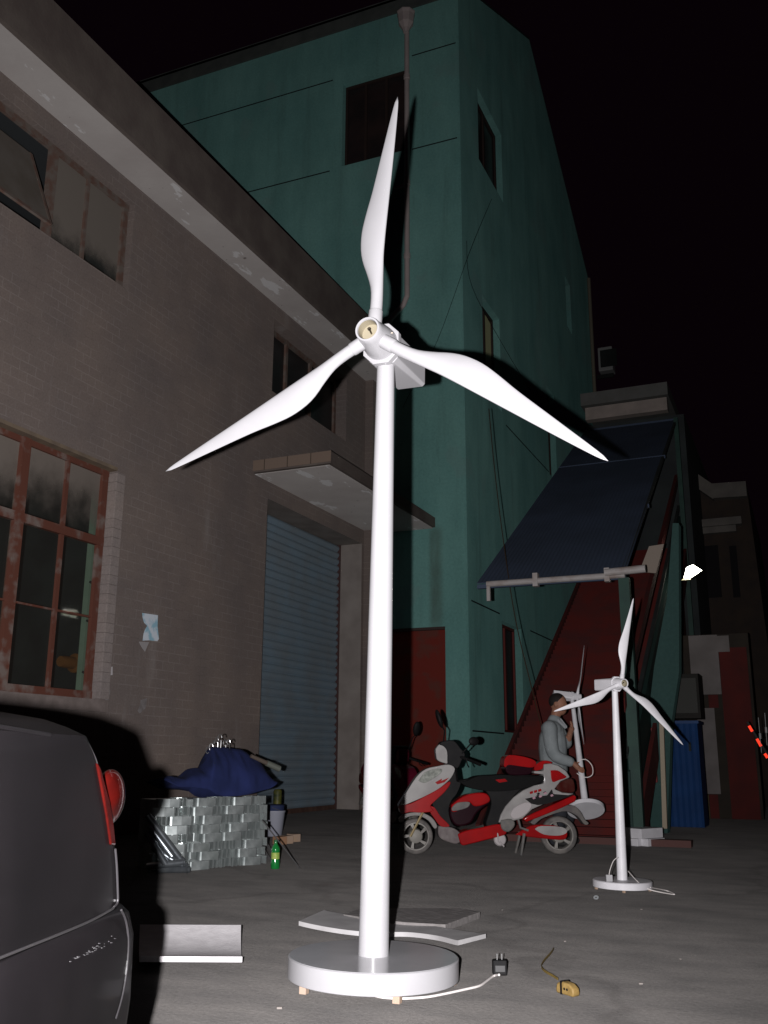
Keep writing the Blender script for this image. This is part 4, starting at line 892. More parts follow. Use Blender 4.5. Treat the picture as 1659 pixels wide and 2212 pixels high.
def hand(bm, wr, ha, tow):
    d = (ha-wr).normalized(); across = tow.cross(d).normalized()
    limb(bm, [wr, wr+d*.045], [.026, .030], 10)
    for k, (o_, l) in enumerate(((.028, .062), (.010, .074), (-.009, .070), (-.027, .056))):
        b_ = wr+d*.06+tow*o_; limb(bm, [b_, b_+d*l*.55-across*.012, b_+d*l*.8-across*.04], [.010, .009, .007], 8)
    b_ = wr+d*.02+tow*.02; limb(bm, [b_, b_+tow*.03+d*.02, b_+tow*.04+d*.045-across*.02], [.011, .010, .008], 8)
hand(bm, wrR, haR, ua3); hand(bm, wrL, haL, ua3)
ground_r = MAN.location
ftR, ftL = onZ(1196, 1829)+Vector((0, 0, 0)), onZ(1214, 1822)
knR = (hip+ftR)/2+fm*.10-sd*.05+Vector((0, 0, .04)); knL = (hip+ftL)/2+fm*.12+sd*.05+Vector((0, 0, .04))
for kn, ft, s_ in ((knR, ftR, -1), (knL, ftL, 1)):
    limb(bm, [hip+sd*.08*s_, kn, ft+Vector((0, 0, .09))], [.08, .052, .036]); limb(bm, [ft+Vector((0, 0, .06))-fm*.04, ft+Vector((0, 0, .035))+fm*.15], [.036, .03])
body = obj('body', bm, mat('skin', (.24, .115, .075), .6, c2=(.2, .095, .06), scale=12), MAN); remesh(body, .0085, 2)
bm = NB()
limb(bm, [J(1198, 1557), chest-fm*.01, J(1194, 1615), waist, J(1196, 1664)], [.075, .142, .15, .142, .148])
ball(bm, shR*.7+shL*.3-fm*.01, .11, .10, .085); ball(bm, shL*.6+shR*.4-fm*.01, .10, .10, .08)
limb(bm, [shR, elR, wrR*.8+elR*.2], [.082, .068, .052]); limb(bm, [shL, elL, wrL*.35+elL*.65], [.075, .06, .05])
shirt = obj('shirt', bm, mat('light_grey_shirt', (.20, .22, .225), .9, c2=(.15, .168, .172), scale=7, bump=.5, bscale=9), MAN); remesh(shirt, .012, 4)
bm = NB()
for p, q in ((J(1194, 1556, -.05), J(1210, 1572, -.10)), (J(1200, 1554, -.02), J(1213, 1571, -.08))): obox(bm, (p+q)/2+fm*.055, (q-p)/2, Vector((0, 0, .012)), fm*.006)
obj('collar', bm, mat('shirt_collar', (.24, .25, .26), .85), shirt, bevel=.004)
bm = NB()
ball(bm, hd-fm*.012+Vector((0, 0, .030)), .090, .080, .087, seg=24, rot=Matrix.Rotation(math.atan2(fm.y, fm.x), 4, 'Z'))
bmesh.ops.bisect_plane(bm, geom=bm.verts[:]+bm.edges[:]+bm.faces[:], plane_co=hd+fm*.030+Vector((0, 0, .038)), plane_no=(fm*.75-Vector((0, 0, .66))), clear_outer=True)
hair = obj('hair', bm, mat('dark_hair', (.012, .009, .008), .7, bump=.8, bscale=120), MAN, smooth=True)
bm = NB()
for kn, ft, s_ in ((knR, ftR, -1), (knL, ftL, 1)): limb(bm, [hip+sd*.075*s_+Vector((0, 0, .0)), kn, ft+Vector((0, 0, .07))], [.108, .078, .062])
limb(bm, [J(1196, 1650), hip], [.13, .13]); tr = obj('trousers', bm, mat('dark_trousers', (.028, .03, .036), .85), MAN); remesh(tr, .014, 3)
bm = NB()
for ft in (ftR, ftL): limb(bm, [ft+Vector((0, 0, .05))-fm*.04, ft+Vector((0, 0, .04))+fm*.16], [.045, .038])
for ft, nm in ((ftR, 'shoe'),): pass
bm.free()
for ft in (ftR, ftL):
    bm = NB(); limb(bm, [ft+Vector((0, 0, .05))-fm*.04, ft+Vector((0, 0, .04))+fm*.16], [.045, .038]); s = obj('shoe', bm, mat('black_shoe', (.02, .02, .02), .6), MAN); remesh(s, .01, 2)
bm = NB(); c = J(1262, 1664, -.25)
tube(bm, smoothpath([J(1246, 1670, -.25), J(1256, 1677, -.25), J(1270, 1679, -.25), J(1280, 1672, -.25), J(1279, 1655, -.25), J(1268, 1642, -.25), J(1256, 1641, -.25), J(1248, 1646, -.25)]), .0045, 6)
o = obj('loose_cord', bm, M['cord'], origin=c); tag(o, 'thin pale cord looping beside the hand of the man', 'cord')

# ------------------------------------------------------------------ THE DARK CAR at the left edge
AZ = R(-21); uc = Vector((math.sin(AZ), math.cos(AZ), 0)); rc = Vector((math.cos(AZ), -math.sin(AZ), 0)); LAT = -.60
c0 = rc*LAT
def cs(x, y): p = onP(x, y, c0, rc); return p.dot(uc), p.z
def CP(s, t, z): return uc*s+rc*(LAT-t)+Vector((0, 0, z))
s_end = cs(256, 1900)[0]
print('car', s_end, [cs(*q) for q in ((0, 1529), (120, 1543), (183, 1583), (205, 1640), (218, 1692), (248, 1830), (256, 1950), (255, 2212))])
CAR = thing('parked_car', 'dark grey saloon car at the left edge with red tail lamp and scuffed bumper', 'car', CP(s_end-2.2, .85, 0))
WC = 1.70; LC = 4.35
def plan(z, sr, inset, rad=.10, sf=None, n=7, rf=1.8):
    sf = s_end-LC if sf is None else sf; pts = []
    for (cs_, ct, a0) in ((sr-rad, inset+rad, -90), (sr-rad, WC-inset-rad, 0), (sf+rad*rf, WC-inset-rad, 90), (sf+rad*rf, inset+rad, 180)):
        for i in range(n+1):
            a = R(a0+90*i/n); pts.append(CP(cs_+rad*math.cos(a)*(1 if a0 < 80 else rf), ct+rad*math.sin(a), z))
    return pts
sil = [cs(x, y) for x, y in ((256, 1950), (252, 1870), (246, 1815), (232, 1755), (219, 1692), (211, 1655), (200, 1620), (186, 1590))]
paint = mat('dark_grey_paint', (.0042, .0036, .0040), .45, 0, c2=(.0026, .0023, .0026), scale=3, spec=.05, coat=.07)
m = paint
bm = NB(); lv = [plan(.30, s_end+.02, .04), plan(.40, s_end+.06, .015), plan(.53, s_end+.08, 0)]
prof = [(s, z) for s, z in sil]
for i, (s, z) in enumerate(prof):
    z = max(z, .54+.001*i)
    lv.append(plan(z, s+.085, 0 if z < .93 else .012))
sT, zT_ = prof[-1]
lv += [plan(zT_+.014, sT+.05, .022), plan(zT_+.026, sT-.0, .045), plan(zT_+.034, sT-.09, .08), plan(zT_+.040, sT-.22, .14), plan(zT_+.044, sT-.4, .30)]
rings(bm, lv); cb_ = obj('body', bm, paint, CAR, smooth=True, ang=50)
# shoulder crease
bm = NB(); tube(bm, [CP(s_end-3.8, -.002, .93), CP(s_end-1, -.003, .935), CP(sT-.17, -.001, zT_-.002)], .0035, 6); obj('crease_trim', bm, paint, cb_)
# bumper
def bplan(z, sr, inset, rad=.11): return plan(z, sr+.075, inset, rad, sf=s_end-.84, n=7, rf=.3)
bm = NB()
tp = .60
rings(bm, [bplan(.20, s_end+.00, .07), bplan(.235, s_end+.04, .02), bplan(.30, s_end+.075, -.012), bplan(.42, s_end+.092, -.018), bplan(.54, s_end+.085, -.018), bplan(.58, s_end+.068, -.012), bplan(tp, s_end+.035, -.002), bplan(tp+.003, s_end-.02, .05)])
bp_ = obj('rear_bumper', bm, paint, CAR, smooth=True, ang=60)
m, nt, b, co = base('bumper_scratches', .6); b.inputs['Base Color'].default_value = (.022, .021, .022, 1)
random.seed(11)
bm = NB()
for i in range(34):
    t = random.random()**.7; x, y = 150+t*100+random.gauss(0, 3), 2074-t*44+random.gauss(0, 1.5+3*t)
    q = onP(x, y, rc*(LAT+.0195), rc); L_ = .001+.004*random.random()
    obox(bm, q, uc*L_+Vector((0, 0, -L_*.15)), rc*.0009, Vector((0, 0, .0002+.0004*random.random())))
obj('paint_scratches', bm, m, bp_)
# tail lamp: red strip on the flank and a bulged lens
rl = mat('red_tail_lens', (.026, .0016, .0012), .12, c2=(.014, .0012, .001), scale=25, spec=.4); rl.node_tree.nodes['Principled BSDF'].inputs['Subsurface Weight'].default_value = 0
TLs = [(212, 1648), (219, 1660), (227, 1690), (238, 1730), (246, 1776), (251, 1826), (241, 1825), (233, 1768), (223, 1709)]
bm = NB(); P_ = []
for x, y in TLs: q = onP(x, y, rc*(LAT+.004), rc); P_.append(q)
prism(bm, P_, -rc*.05); tl = obj('tail_lamp', bm, rl, CAR, bevel=.003)
lc = onP(236, 1722, rc*(LAT-.02), rc)
bm = NB(); ball(bm, lc, .024, .07, .053, seg=32, rot=Matrix.Rotation(-AZ, 4, 'Z'))
obj('lamp_bulge', bm, rl, tl, smooth=True, ang=180)
bm = NB(); ball(bm, CP(cs(240, 1750)[0]-.05, WC-.16, cs(240, 1750)[1]+.004), .095, .17, .105, seg=20); obj('tail_lamp', bm, rl, CAR, smooth=True)
edm = mat('edge_highlight_paint', (.016, .015, .016), .3, spec=.5)  # lighter glossy tubes stand in for flash highlights along the car's edges
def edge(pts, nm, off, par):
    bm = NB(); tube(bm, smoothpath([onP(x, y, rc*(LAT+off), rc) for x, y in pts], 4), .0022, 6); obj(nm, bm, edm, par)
edge([(186, 1600), (196, 1618), (206, 1640), (213, 1664)], 'panel_edge_highlight', -.004, cb_)
edge([(249, 1834), (252, 1870), (254, 1920), (254, 1948), (246, 1960)], 'panel_edge_highlight', .002, cb_)
edge([(-20, 2077), (60, 2045), (140, 2013), (200, 1987), (245, 1962)], 'bumper_edge_highlight', .019, bp_)
edge([(262, 1966), (272, 1990), (277, 2030), (274, 2090), (264, 2150), (250, 2200)], 'bumper_edge_highlight', .018, bp_)
# cabin, glass and wheels (mostly outside the picture)
bm = NB(); zt = zT_+.03
A_ = [(s_end-.95, .12, zt), (s_end-1.55, .26, 1.40), (s_end-2.75, .26, 1.42), (s_end-3.55, .12, zt)]
vs = [[bm.verts.new(CP(s, t, z)) for s, t, z in A_], [bm.verts.new(CP(s, WC-t, z)) for s, t, z in A_]]
for i in range(3): bm.faces.new((vs[0][i], vs[0][i+1], vs[1][i+1], vs[1][i]))
bm.faces.new(vs[0]); bm.faces.new(list(reversed(vs[1]))); obj('cabin', bm, paint, CAR, bevel=.05, seg=4, smooth=True)
gls = mat('car_glass', (.01, .012, .013), .05, coat=.5)
for t in (.115, WC-.115-.01):
    s_ = 1 if t < 1 else -1
    for a, b_ in ((1.15, 2.0), (2.08, 3.2)):
        bm = NB(); k = .0; prism(bm, [CP(s_end-a-.02, t+(.025 if s_ > 0 else -.025), zt+.05), CP(s_end-a-.38 if a < 2 else s_end-a, t+.125*s_, 1.34), CP(s_end-b_+(.0 if a < 2 else .30), t+.125*s_, 1.34), CP(s_end-b_, t+.025*s_, zt+.05)], rc*(.012*s_)); obj('side_window', bm, gls, CAR)
bm = NB(); prism(bm, [CP(s_end-1.0, .25, zt+.05), CP(s_end-1.0, WC-.25, zt+.05), CP(s_end-1.48, WC-.36, 1.36), CP(s_end-1.48, .36, 1.36)], uc*.012+Vector((0, 0, .01))); obj('rear_window', bm, gls, CAR)
for s_ in (s_end-1.0, s_end-3.55):
    for t in (.0, WC-.2):
        bm = NB(); lathe(bm, CP(s_, t-.008, .3), -rc, [(0, .18), (0, .27), (.03, .3), (.17, .3), (.2, .27), (.2, .18)], 32); wl = obj('wheel', bm, M['rubber'], CAR, smooth=True)
        bm = NB(); lathe(bm, CP(s_, t-.012, .3), -rc, [(0, .03), (.01, .12), (0, .19), (.2, .19)], 24); obj('rim', bm, M['steel_tube'], wl, smooth=True)
bm = NB(); box_ = [CP(s_end+.002, .55, .62), CP(s_end+.002, 1.15, .62), CP(s_end+.002, 1.15, .73), CP(s_end+.002, .55, .73)]; prism(bm, box_, uc*.03); obj('number_plate_recess', bm, M['scoot_black'], CAR)

# ------------------------------------------------------------------ STACK OF GALVANISED CLAMPS with the blue cloth
SA, SB, SD = onZ(333, 1884), onZ(405, 1880), onZ(566, 1866)
e = (SD-SB).normalized(); nn = Vector((e.y, -e.x, 0)); nn = nn if nn.dot(CAM-SA) > 0 else -nn
def clamp_mesh(wd, dp, ht, th=.003):
    """U-shaped strip clamp, back toward +x ... legs toward -x"""
    path = []
    r = min(wd, dp)*.3
    path.append((dp, -wd/2))
    for i in range(5): a = R(180+ -90+ -0); 
    path += [(r, -wd/2), (r*.3, -wd/2+r*.3), (0, -wd/2+r), (-.004, 0), (0, wd/2-r), (r*.3, wd/2-r*.3), (r, wd/2), (dp, wd/2)]
    bm = NB()
    q = [Vector((x, y, 0)) for x, y in path]; out = []
    for i, p in enumerate(q):
        d = (q[min(i+1, len(q)-1)]-q[max(i-1, 0)]).normalized(); out.append(p+Vector((-d.y, d.x, 0))*th)
    for i in range(len(q)-1): prism(bm, [q[i], q[i+1], out[i+1], out[i]], (0, 0, ht))
    bmesh.ops.remove_doubles(bm, verts=bm.verts, dist=1e-5)
    bmesh.ops.recalc_face_normals(bm, faces=bm.faces)
    me = bpy.data.meshes.new('steel_clamp'); bm.to_mesh(me); bm.free(); me.materials.append(M['steel']); return me
HT = .070
cmA, cmB = clamp_mesh(.085, .11, HT-.004), clamp_mesh(.19, .05, HT-.004, .004)
ang_e = math.atan2(e.y, e.x); random.seed(5); cnt = 0
LBL_R = 'galvanised clamp with thin edges facing out in the %s layer of the %s column'; LBL_B = 'galvanised clamp showing its broad shiny back in the %s layer of the %s column'
ORD = ['lowest', 'second', 'third', 'fourth', 'fifth', 'sixth', 'seventh', 'topmost']
def place(me, p, rot, lab):
    global cnt
    o = bpy.data.objects.new('steel_clamp', me); col.objects.link(o); o.location = p; o.rotation_euler = (random.gauss(0, .02), random.gauss(0, .02), rot+random.gauss(0, .035)); ORG[o] = p
    o['label'] = lab; o['category'] = 'clamp'; o['group'] = 'galvanised clamps stacked against the wall'; cnt += 1
for (st, ln, dz) in ((SA, (SB-SA).length, 0), (SB+e*.02, (SD-SB).length, 0)):
    cn_ = 'narrow left' if st == SA else 'wide right'
    dirn = e if st != SA else (SB-SA).normalized(); ar = math.atan2(dirn.y, dirn.x)
    nr = 8
    for k in range(nr):
        sx = .01+random.random()*.05; z = k*HT
        wides = [random.random()*ln*.9] if ln < .5 else [random.random()*ln*.35, ln*(.5+.4*random.random())]
        sag = random.gauss(0, .004)
        while sx < ln-.02:
            near = [w_ for w_ in wides if abs(sx-w_) < .10]
            if near:
                place(cmB, st+dirn*(near[0]+.0)+nn*(.02+random.random()*.02)+Vector((0, 0, z)), ar-math.pi/2+math.pi, LBL_B % (ORD[k], cn_)); wides.remove(near[0]); sx = near[0]+.112
            else:
                place(cmA, st+dirn*sx-nn*(.10+random.random()*.012)+Vector((0, 0, z+random.random()*.004)), ar-math.pi/2, LBL_R % (ORD[k], cn_)); sx += .032+random.random()*.012
print('clamps', cnt)
# bundle core so that nothing shows through the stack
bm = NB(); a, b_ = SA+e*.12-nn*.13, SD-nn*.13
prism(bm, [a, b_, b_-nn*.35, a-nn*.35], (0, 0, HT*8-.02)); o = obj('steel_channel_block', bm, M['steel'], origin=(a+b_)/2-nn*.17); tag(o, 'solid block of packed galvanised steel channels behind the loose clamps', 'steel block')
# cloth heap
top_o = [(290, 598), (360, 592), (430, 588), (490, 520), (575, 515), (630, 440), (650, 355), (720, 352), (800, 362), (900, 375), (1000, 440), (1070, 540), (1140, 640)]
bot_o = [(290, 606), (400, 660), (560, 668), (640, 682), (690, 720), (760, 735), (860, 730), (940, 718), (1040, 690), (1110, 672), (1140, 655)]
zc = HT*8; base_d = (SB-nn*.05).length
def DX(cx, cy): return 272+.281*cx, 1514.6+.281*cy
def lin(x, pts):
    for (a, va), (b_, vb) in zip(pts, pts[1:]):
        if x <= b_: return va+(vb-va)*(x-a)/(b_-a)
    return pts[-1][1]
bm = NB(); rows = []
nx, nd = 90, 22
from mathutils import noise as mn
for i in range(nx+1):
    x = 290+850*i/nx; yt, yb_ = lin(x, top_o), lin(x, bot_o); q = []
    px1, py1 = DX(x, yb_); px2, py2 = DX(x, yt)
    pf = onP(px1, py1, SB+nn*.035, nn); pt = onP(px2, py2, SB-nn*.20, nn)
    fold = 1 if 0 < i < nx else .2
    for j in range(nd+1):
        t = j/nd
        if t <= .6:
            s_ = t/.6; p = pf.lerp(pt, s_); bul = math.sin(s_*math.pi)*.05
            p = p+nn*bul+Vector((0, 0, bul*.5))
        else:
            s_ = (t-.6)/.4; p = pt-nn*(.28*s_)-Vector((0, 0, (pt.z-pf.z+.03)*s_**1.5))
        w_ = mn.noise(Vector((x*.012, t*3.2, 0)))*.035+mn.noise(Vector((x*.03+t*6, t*7, 4)))*.012
        p = p+(nn*.8+Vector((0, 0, .3)))*w_*math.sin(max(.0, min(1, t*1.1))*math.pi)**.5*fold
        q.append(bm.verts.new(p))
    rows.append(q)
for i in range(nx):
    for j in range(nd): bm.faces.new((rows[i][j], rows[i+1][j], rows[i+1][j+1], rows[i][j+1]))
o = obj('blue_cloth', bm, M['blue_cloth'], origin=SB-nn*.1+Vector((0, 0, zc)), smooth=True, ang=180); tag(o, 'crumpled navy blue cloth thrown over the steel clamp stack', 'cloth')
o.modifiers.new('thick', 'SOLIDIFY').thickness = .006
# metal hooks poking out above the cloth
chrome = mat('bright_hooks', (.6, .6, .6), .2, .9)
random.seed(9)
for k, (x, y, h) in enumerate(((655, 350, .5), (675, 325, .7), (700, 300, .9), (722, 282, 1.1), (760, 320, .8), (790, 315, .8), (630, 378, .3))):
    p = onP(*DX(x, y), SB-nn*.2, nn); rr = .014+.006*random.random(); a = random.random()*2
    pts = [p+Vector((math.cos(a), math.sin(a), 0))*rr*math.cos(t*.9)+Vector((0, 0, rr*1.5*math.sin(t*.9))) for t in range(7)]+[p-Vector((0, 0, .09))+Vector((math.cos(a), math.sin(a), 0))*.01]
    bm = NB(); tube(bm, smoothpath(pts, 3), .0042, 6); o = obj('steel_hook', bm, chrome, origin=p); tag(o, 'small bright steel hook sticking up behind the blue cloth', 'hook', 'steel hooks above the blue cloth')
# galvanised tubes lying at the left foot of the stack
tb = [((318, 1760), (402, 1872), .5, .02), ((322, 1782), (372, 1850), .32, .03), ((318, 1800), (358, 1866), .3, .03), ((330, 1830), (408, 1884), .12, .03), ((318, 1872), (398, 1862), .07, .05), ((340, 1892), (408, 1878), .03, .03)]
for k, (a, b_, z0, z1) in enumerate(tb):
    A = onP(*a, SA+nn*.12, nn); B = onP(*b_, SA+nn*(.22+.03*k), nn); B.z = max(B.z, .028); A.z = max(A.z, .03)
    bm = NB(); d = (B-A).normalized(); a_, b2 = frame(d)
    rings(bm, [circ(A, a_, b2, .026, 18), circ(B, a_, b2, .026, 18), circ(B, a_, b2, .022, 18), circ(A, a_, b2, .022, 18)], cap=False)
    o = obj('steel_tube', bm, M['steel_tube'], origin=(A+B)/2, smooth=True); tag(o, ['longest galvanised tube sloping highest against the left end of the stack', 'second galvanised tube sloping just below the longest one', 'third galvanised tube leaning lowest of the three steep ones', 'galvanised tube lying at a shallow slope across the pile', 'galvanised tube lying almost flat at the front of the pile', 'short galvanised tube stub lying on the ground by the stack'][k], 'tube', 'galvanised tubes left of the clamp stack')
# thin rods to the right of the stack
for k, (a, b_, r, lab) in enumerate((((566, 1771), (648, 1876), .0055, 'long thin steel rod sloping from the stack to the ground'), ((562, 1803), (590, 1846), .004, None), ((568, 1806), (594, 1850), .004, None), ((560, 1818), (586, 1858), .004, None), ((571, 1840), (580, 1853), .005, None))):
    B = onZ(*b_, r); A = onP(*a, B-nn*.02-e*.0, nn)
    bm = NB(); tube(bm, [A, (A+B)/2+e*.0, B], r, 8); o = obj('steel_rod', bm, chrome, origin=B); tag(o, lab or 'short thin steel rod leaning at the right end of the clamp stack', 'rod', None if lab else 'short rods beside the green bottle')
# wooden tool handle
A, B = onP(*DX(960, 420), SD-nn*.1, nn), onP(*DX(1180, 520), SD-nn*.05, nn)
HN = thing('tool_handle', 'dark wooden tool handle poking out right of the blue cloth', 'tool', B)
bm = NB(); cyl(bm, A, A.lerp(B, .55), .016, .02); obj('shaft', bm, mat('dark_wood', (.07, .055, .045), .7), HN)
bm = NB(); cyl(bm, A.lerp(B, .55), B, .026, .028); obj('ferrule', bm, mat('dull_metal', (.13, .14, .12), .5, .4), HN)
# dark can on the stack end
p = onZ(592, 1806); p = Vector((p.x+.03, p.y, .36)); bm = NB(); lathe(bm, p, (0, 0, 1), [(0, .05), (.14, .05), (.16, .04), (.165, .035)], 16)
o = obj('paint_can', bm, mat('dark_can', (.02, .03, .015), .5, c2=(.09, .085, .015), scale=14), origin=p, smooth=True); tag(o, 'small dark can with yellowish label resting on the bag in the bucket', 'can')
# bucket
bp = onZ(592, 1806); BK = thing('bucket', 'pale grey plastic bucket beside the roller shutter', 'bucket', bp)
bm = NB(); lathe(bm, bp, (0, 0, 1), [(0, .085), (.005, .09), (.26, .118), (.27, .125), (.285, .125), (.285, .115), (.02, .085)], 28); obj('body', bm, mat('bucket_grey', (.30, .31, .36), .5), BK, smooth=True)
bm = NB(); tube(bm, smoothpath([bp+Vector((-.12, 0, .27)), bp+Vector((-.07, -.08, .33)), bp+Vector((.06, -.1, .31)), bp+Vector((.12, 0, .27))]), .004); obj('handle', bm, chrome, BK)
bm = NB(); lathe(bm, bp+Vector((0, 0, .285)), (0, 0, 1), [(0, .11), (.06, .112), (.07, .09)], 20); o = obj('dark_bag', bm, mat('navy_bag', (.02, .03, .08), .8, bump=.6, bscale=14), origin=bp+Vector((0, 0, .29)), smooth=True); tag(o, 'small dark blue bag stuffed into the grey bucket', 'bag')
# wood offcuts
for k, (x, y, dx) in enumerate(((618, 1822, 0), (634, 1818, .0), (604, 1824, 0))):
    p = onZ(x, y); bm = NB(); obox(bm, p+Vector((0, 0, .04)), e*.05, nn*.06, Vector((0, 0, .04))); o = obj('wood_offcut', bm, M['wood'] if k != 2 else mat('brown_wood', (.3, .17, .1), .8), origin=p, bevel=.004); tag(o, ['pale wooden block in the middle of the row of offcuts', 'pale wooden block at the right end of the row of offcuts', 'brown wooden block behind the green bottle'][k], 'wood block')
# green bottle
p = onZ(594, 1877); GB = thing('plastic_bottle', 'green plastic soft drink bottle standing at the foot of the stack', 'bottle', p)
m = mat('green_pet', (.015, .24, .05), .15, coat=.4); m.node_tree.nodes['Principled BSDF'].inputs['Transmission Weight'].default_value = .35
bm = NB(); lathe(bm, p, (0, 0, 1), [(0, .02), (.002, .033), (.015, .036), (.06, .037), (.075, .034), (.13, .034), (.15, .036), (.165, .033), (.195, .014), (.2, .0125), (.21, .0125)], 24); obj('body', bm, m, GB, smooth=True)
bm = NB(); lathe(bm, p+Vector((0, 0, .078)), (0, 0, 1), [(0, .0347), (.05, .0347)], 24, cap=False); obj('label_band', bm, mat('yellow_green_label', (.18, .34, .05), .5, c2=(.4, .42, .12), scale=40), GB, smooth=True)
bm = NB(); lathe(bm, p+Vector((0, 0, .207)), (0, 0, 1), [(0, .0145), (.018, .0145), (.02, .012)], 16); obj('cap', bm, mat('dark_green_cap', (.01, .09, .03), .4), GB)

# ------------------------------------------------------------------ small things on the ground
def slab_on_ground(name, pts, th, m, label, cat, curve=None, z0=0):
    bm = NB(); P_ = [onZ(x, y, z0+th) for x, y in pts]
    prism(bm, P_, (0, 0, -th)); o = obj(name, bm, m, origin=sum(P_, Vector())/len(P_), bevel=.002); tag(o, label, cat); return o
# curved foam trough beside the car
fa, fb = onZ(300, 2103), onZ(522, 2104); fc_, fd = onZ(300, 2036), onZ(519, 2037); bm = NB(); rs = []
def foamring(P0_, P1_):
    r_ = []; n_ = 14
    up_ = []; lo_ = []
    for i in range(n_+1):
        t = i/n_; p = P0_.lerp(P1_, t); z = .075*(2*t-1)**2*(.55 if t < .5 else .75)+.004
        up_.append(p+Vector((0, 0, z+.022))); lo_.append(p+Vector((0, 0, z)))
    return up_+lo_[::-1]
k_ = 10
for i in range(k_+1):
    t = i/k_; rs.append(foamring(fa.lerp(fb, t)+Vector((0, 0, .0)), fc_.lerp(fd, t)))
rings(bm, rs); o = obj('foam_trough', bm, M['foam'], origin=(fa+fd)/2, smooth=True, ang=45); tag(o, 'curved white foam sheet lying on the ground beside the dark car', 'foam sheet')
# bowed white board behind the base
bm = NB(); rs = []; k_ = 24
fr = smoothpath([Vector((x, y, 0)) for x, y in ((645, 2008), (720, 2018), (800, 2024), (880, 2024), (945, 2035), (990, 2052))], 5)
bk = smoothpath([Vector((x, y, 0)) for x, y in ((700, 1982), (760, 1988), (830, 1992), (900, 2002), (960, 2016), (1050, 2036))], 5)
for i, (a, b_) in enumerate(zip(fr, bk)):
    t = i/(len(fr)-1); z = .02*(2*t-1)**2; A, B = onZ(a.x, a.y), onZ(b_.x, b_.y)
    rs.append([A+Vector((0, 0, z)), B+Vector((0, 0, z)), B+Vector((0, 0, z+.020)), A+Vector((0, 0, z+.022))])
rings(bm, rs); o = obj('bowed_board', bm, mat('pale_board', (.44, .43, .43), .7, c2=(.36, .35, .35), scale=8), origin=onZ(850, 2010), smooth=True, ang=40); tag(o, 'long bowed pale board lying behind the big turbine base', 'board')
slab_on_ground('concrete_slab', [(742, 1975), (800, 1984), (872, 1992), (962, 1997), (1037, 1970), (990, 1962), (868, 1962), (780, 1962)], .035, mat('rough_slab', (.22, .205, .2), .9, c2=(.16, .15, .145), scale=12, bump=.5, bscale=30), 'rough grey broken concrete slab behind the bowed board', 'slab')
# power cord and plug of the big turbine
def D6(x, y): return 543.7+.3511*x, 1825+.3511*y
pts = [onZ(*D6(*q), .006) for q in ((715, 905), (745, 925), (800, 938), (870, 944), (950, 945), (1080, 936), (1200, 914), (1310, 890), (1400, 868), (1450, 835), (1490, 806))]+[onZ(*D6(1522, 800), .02)]
bm = NB(); tube(bm, smoothpath(pts, 5), .0045, 8); o = obj('power_cord', bm, M['cord'], origin=pts[5]); tag(o, 'grey white power cord curving from the big base to its plug', 'cord')
p = onZ(*D6(1526, 800)); PG = thing('adapter_plug', 'black mains adapter standing with prongs up on the concrete', 'plug', p)
pd = (right-Vector((0, 0, right.z))).normalized(); pf_ = (fwd-Vector((0, 0, fwd.z))).normalized()
bm = NB(); obox(bm, p+Vector((0, 0, .030)), pd*.030, pf_*.022, Vector((0, 0, .030))); obj('body', bm, M['scoot_black'], PG, bevel=.006)
bm = NB(); obox(bm, p+Vector((0, 0, .028))-pf_*.0228, pd*.020, pf_*.0012, Vector((0, 0, .012))); obj('label_plate', bm, mat('grey_label', (.06, .06, .06), .6), PG)
for s_ in (-.010, .010): bm = NB(); obox(bm, p+Vector((0, 0, .070))+pd*s_, pd*.0015, pf_*.004, Vector((0, 0, .013))); obj('prong', bm, chrome, PG)
# tape measure
def D7(x, y): return 1048.5+.368*x, 1708.7+.368*y
p = onZ(*D7(485, 1195)); TM = thing('tape_measure', 'yellow tape measure lying open on the concrete', 'tape measure', p)
td = (onZ(*D7(550, 1200))-onZ(*D7(430, 1165))).normalized(); tn = Vector((0, 0, 1)).cross(td)
bm = NB(); prof_ = [(-.048, 0), (.045, 0), (.05, .012), (.046, .030), (.025, .042), (-.020, .046), (-.044, .036), (-.05, .015)]
prism(bm, [p+td*x+Vector((0, 0, z))-tn*.018 for x, z in prof_], tn*.036); ye_ = mat('tape_yellow', (.24, .16, .055), .6, c2=(.17, .11, .035), scale=40); obj('case', bm, ye_, TM, bevel=.006, smooth=True)
bm = NB(); obox(bm, p-td*.018+Vector((0, 0, .022)), td*.005, tn*.0195, Vector((0, 0, .0255))); obj('black_band', bm, M['scoot_black'], TM)
bm = NB()
for x in (.0, .015): lathe(bm, p+td*x+Vector((0, 0, .022)), -tn if tn.dot(CAM-p) < 0 else tn, [(.018, .005), (.0195, .0045)], 12)
obj('rivets', bm, M['scoot_black'], TM)
pts = [onZ(*D7(*q), .012) for q in ((425, 1112), (395, 1092), (360, 1072), (335, 1052), (328, 1030), (345, 1000), (385, 955), (400, 930))]
bm = NB(); q_ = smoothpath(pts, 4)
for a, b_ in zip(q_, q_[1:]): pass
rs = [[v+Vector((0, 0, h)) for h in (0, .010)]+[v+Vector((.0012, 0, h)) for h in (.010, 0)] for v in q_]; rings(bm, rs); obj('tape_blade', bm, mat('tape_blade', (.16, .11, .03), .5), TM)
# washer
p = onZ(*D7(650, 635)); bm = NB(); a_, b2 = frame((0, -.6, .8)); c = p+Vector((0, 0, .012))
rings(bm, [circ(c, a_, b2, .017, 20), circ(c, a_, b2, .007, 20)], cap=False); o = obj('steel_washer', bm, mat('washer', (.5, .53, .54), .3, .5), origin=p); o.modifiers.new('thick', 'SOLIDIFY').thickness = .004; tag(o, 'small round steel washer on the concrete in front of the small turbine', 'washer')
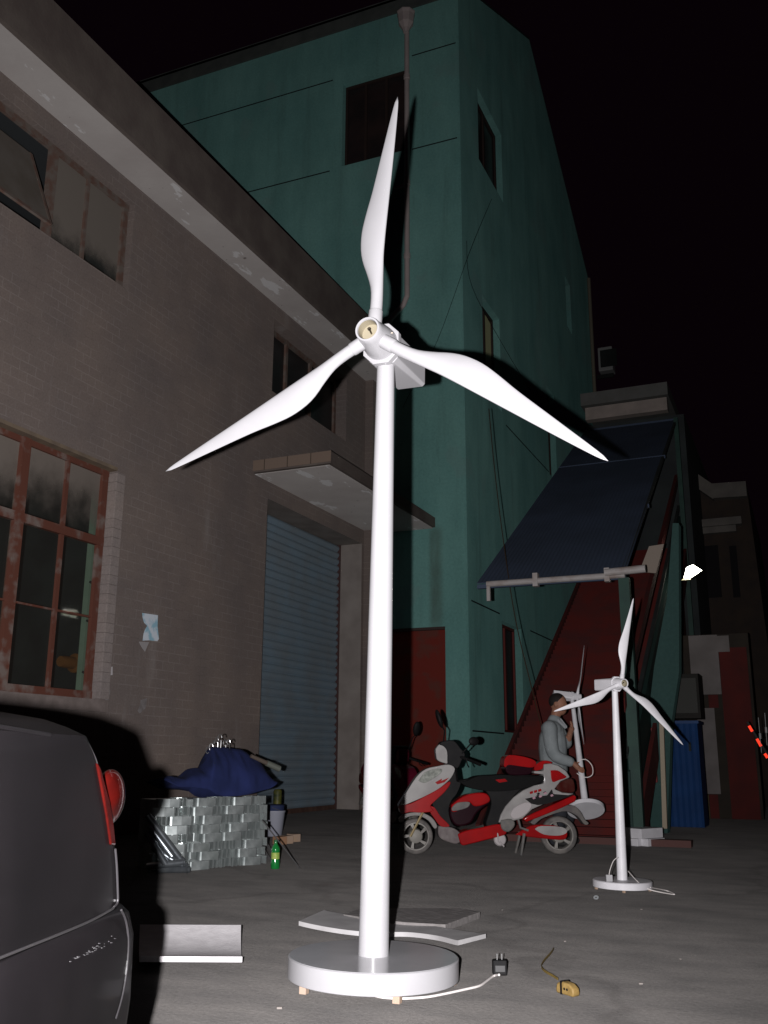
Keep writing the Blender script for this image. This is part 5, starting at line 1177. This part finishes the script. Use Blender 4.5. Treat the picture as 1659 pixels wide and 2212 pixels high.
# little white transformer and cords of the small turbine
p = onZ(1315, 1912, .075); 
c = atD(1316, 1897, math.hypot(p.x, p.y)); AD = thing('white_adapter', 'small white adapter with thin cord standing on the base of the small turbine', 'plug', c-Vector((0, 0, .022)))
bm = NB(); obox(bm, c, pd*.021, pf_*.01, Vector((0, 0, .022))); obj('body', bm, M['white'], AD, bevel=.003)
bm = NB(); tube(bm, smoothpath([c+Vector((0, 0, .02)), atD(1318, 1878, c.xy.length), atD(1325, 1860, c.xy.length+.03), atD(1334, 1852, c.xy.length+.05)]), .0025, 6); obj('cord', bm, M['cord'], AD)
pts = [atD(1357, 1882, Bs.xy.length+.05), onZ(1380, 1907, .06), onZ(1402, 1921, .02), onZ(1430, 1928, .006), onZ(1457, 1932, .006), onZ(1440, 1924, .006), onZ(1405, 1917, .05)]
bm = NB(); tube(bm, smoothpath(pts, 5), .0035, 6); o = obj('power_cord', bm, M['cord'], origin=pts[3]); tag(o, 'grey white cord looping to the right of the small turbine base', 'cord')
# white L-shaped box on the ground far right
p = onZ(1400, 1829); q2 = onZ(1437, 1826); bm = NB(); hgt = .15
WB = thing('white_box', 'low white sheet metal box on the ground right of the green post', 'box', p)
d_ = (q2-p); dn = Vector((-d_.y, d_.x, 0)).normalized(); dd = d_.normalized(); Lb = d_.length
bm = NB(); prism(bm, [p, p+d_, p+d_+dn*.30, p-dd*.07+dn*.30, p-dd*.07+dn*.08, p+dn*.08], (0, 0, .075)); obj('tray', bm, M['white_dim'], WB, bevel=.004)
bm = NB(); prism(bm, [p-dd*.075+dn*.02, p+d_+dn*.02, p+d_+dn*.30, p-dd*.075+dn*.30], (0, 0, .10)); bmesh.ops.translate(bm, verts=bm.verts, vec=(0, 0, .078)); obj('lid', bm, M['white_dim'], WB, bevel=.004)
# reddish rag on the concrete, small scraps
random.seed(21)
for k in range(9):
    x, y = random.uniform(560, 1600), random.uniform(1900, 2180); p = onZ(x, y, .0)
    if (p-Bc).length < .5: continue
    s_ = random.uniform(.004, .011); bm = NB(); obox(bm, p+Vector((0, 0, s_*.4)), Vector((s_, s_*.4, 0)), Vector((-s_*.3, s_*.8, 0)), Vector((0, 0, s_*.4)))
    o = obj('pebble', bm, M['lintel'], origin=p, bevel=.002); tag(o, 'small pale pebble lying loose on the yard concrete', 'pebble', 'pebbles scattered on the concrete')
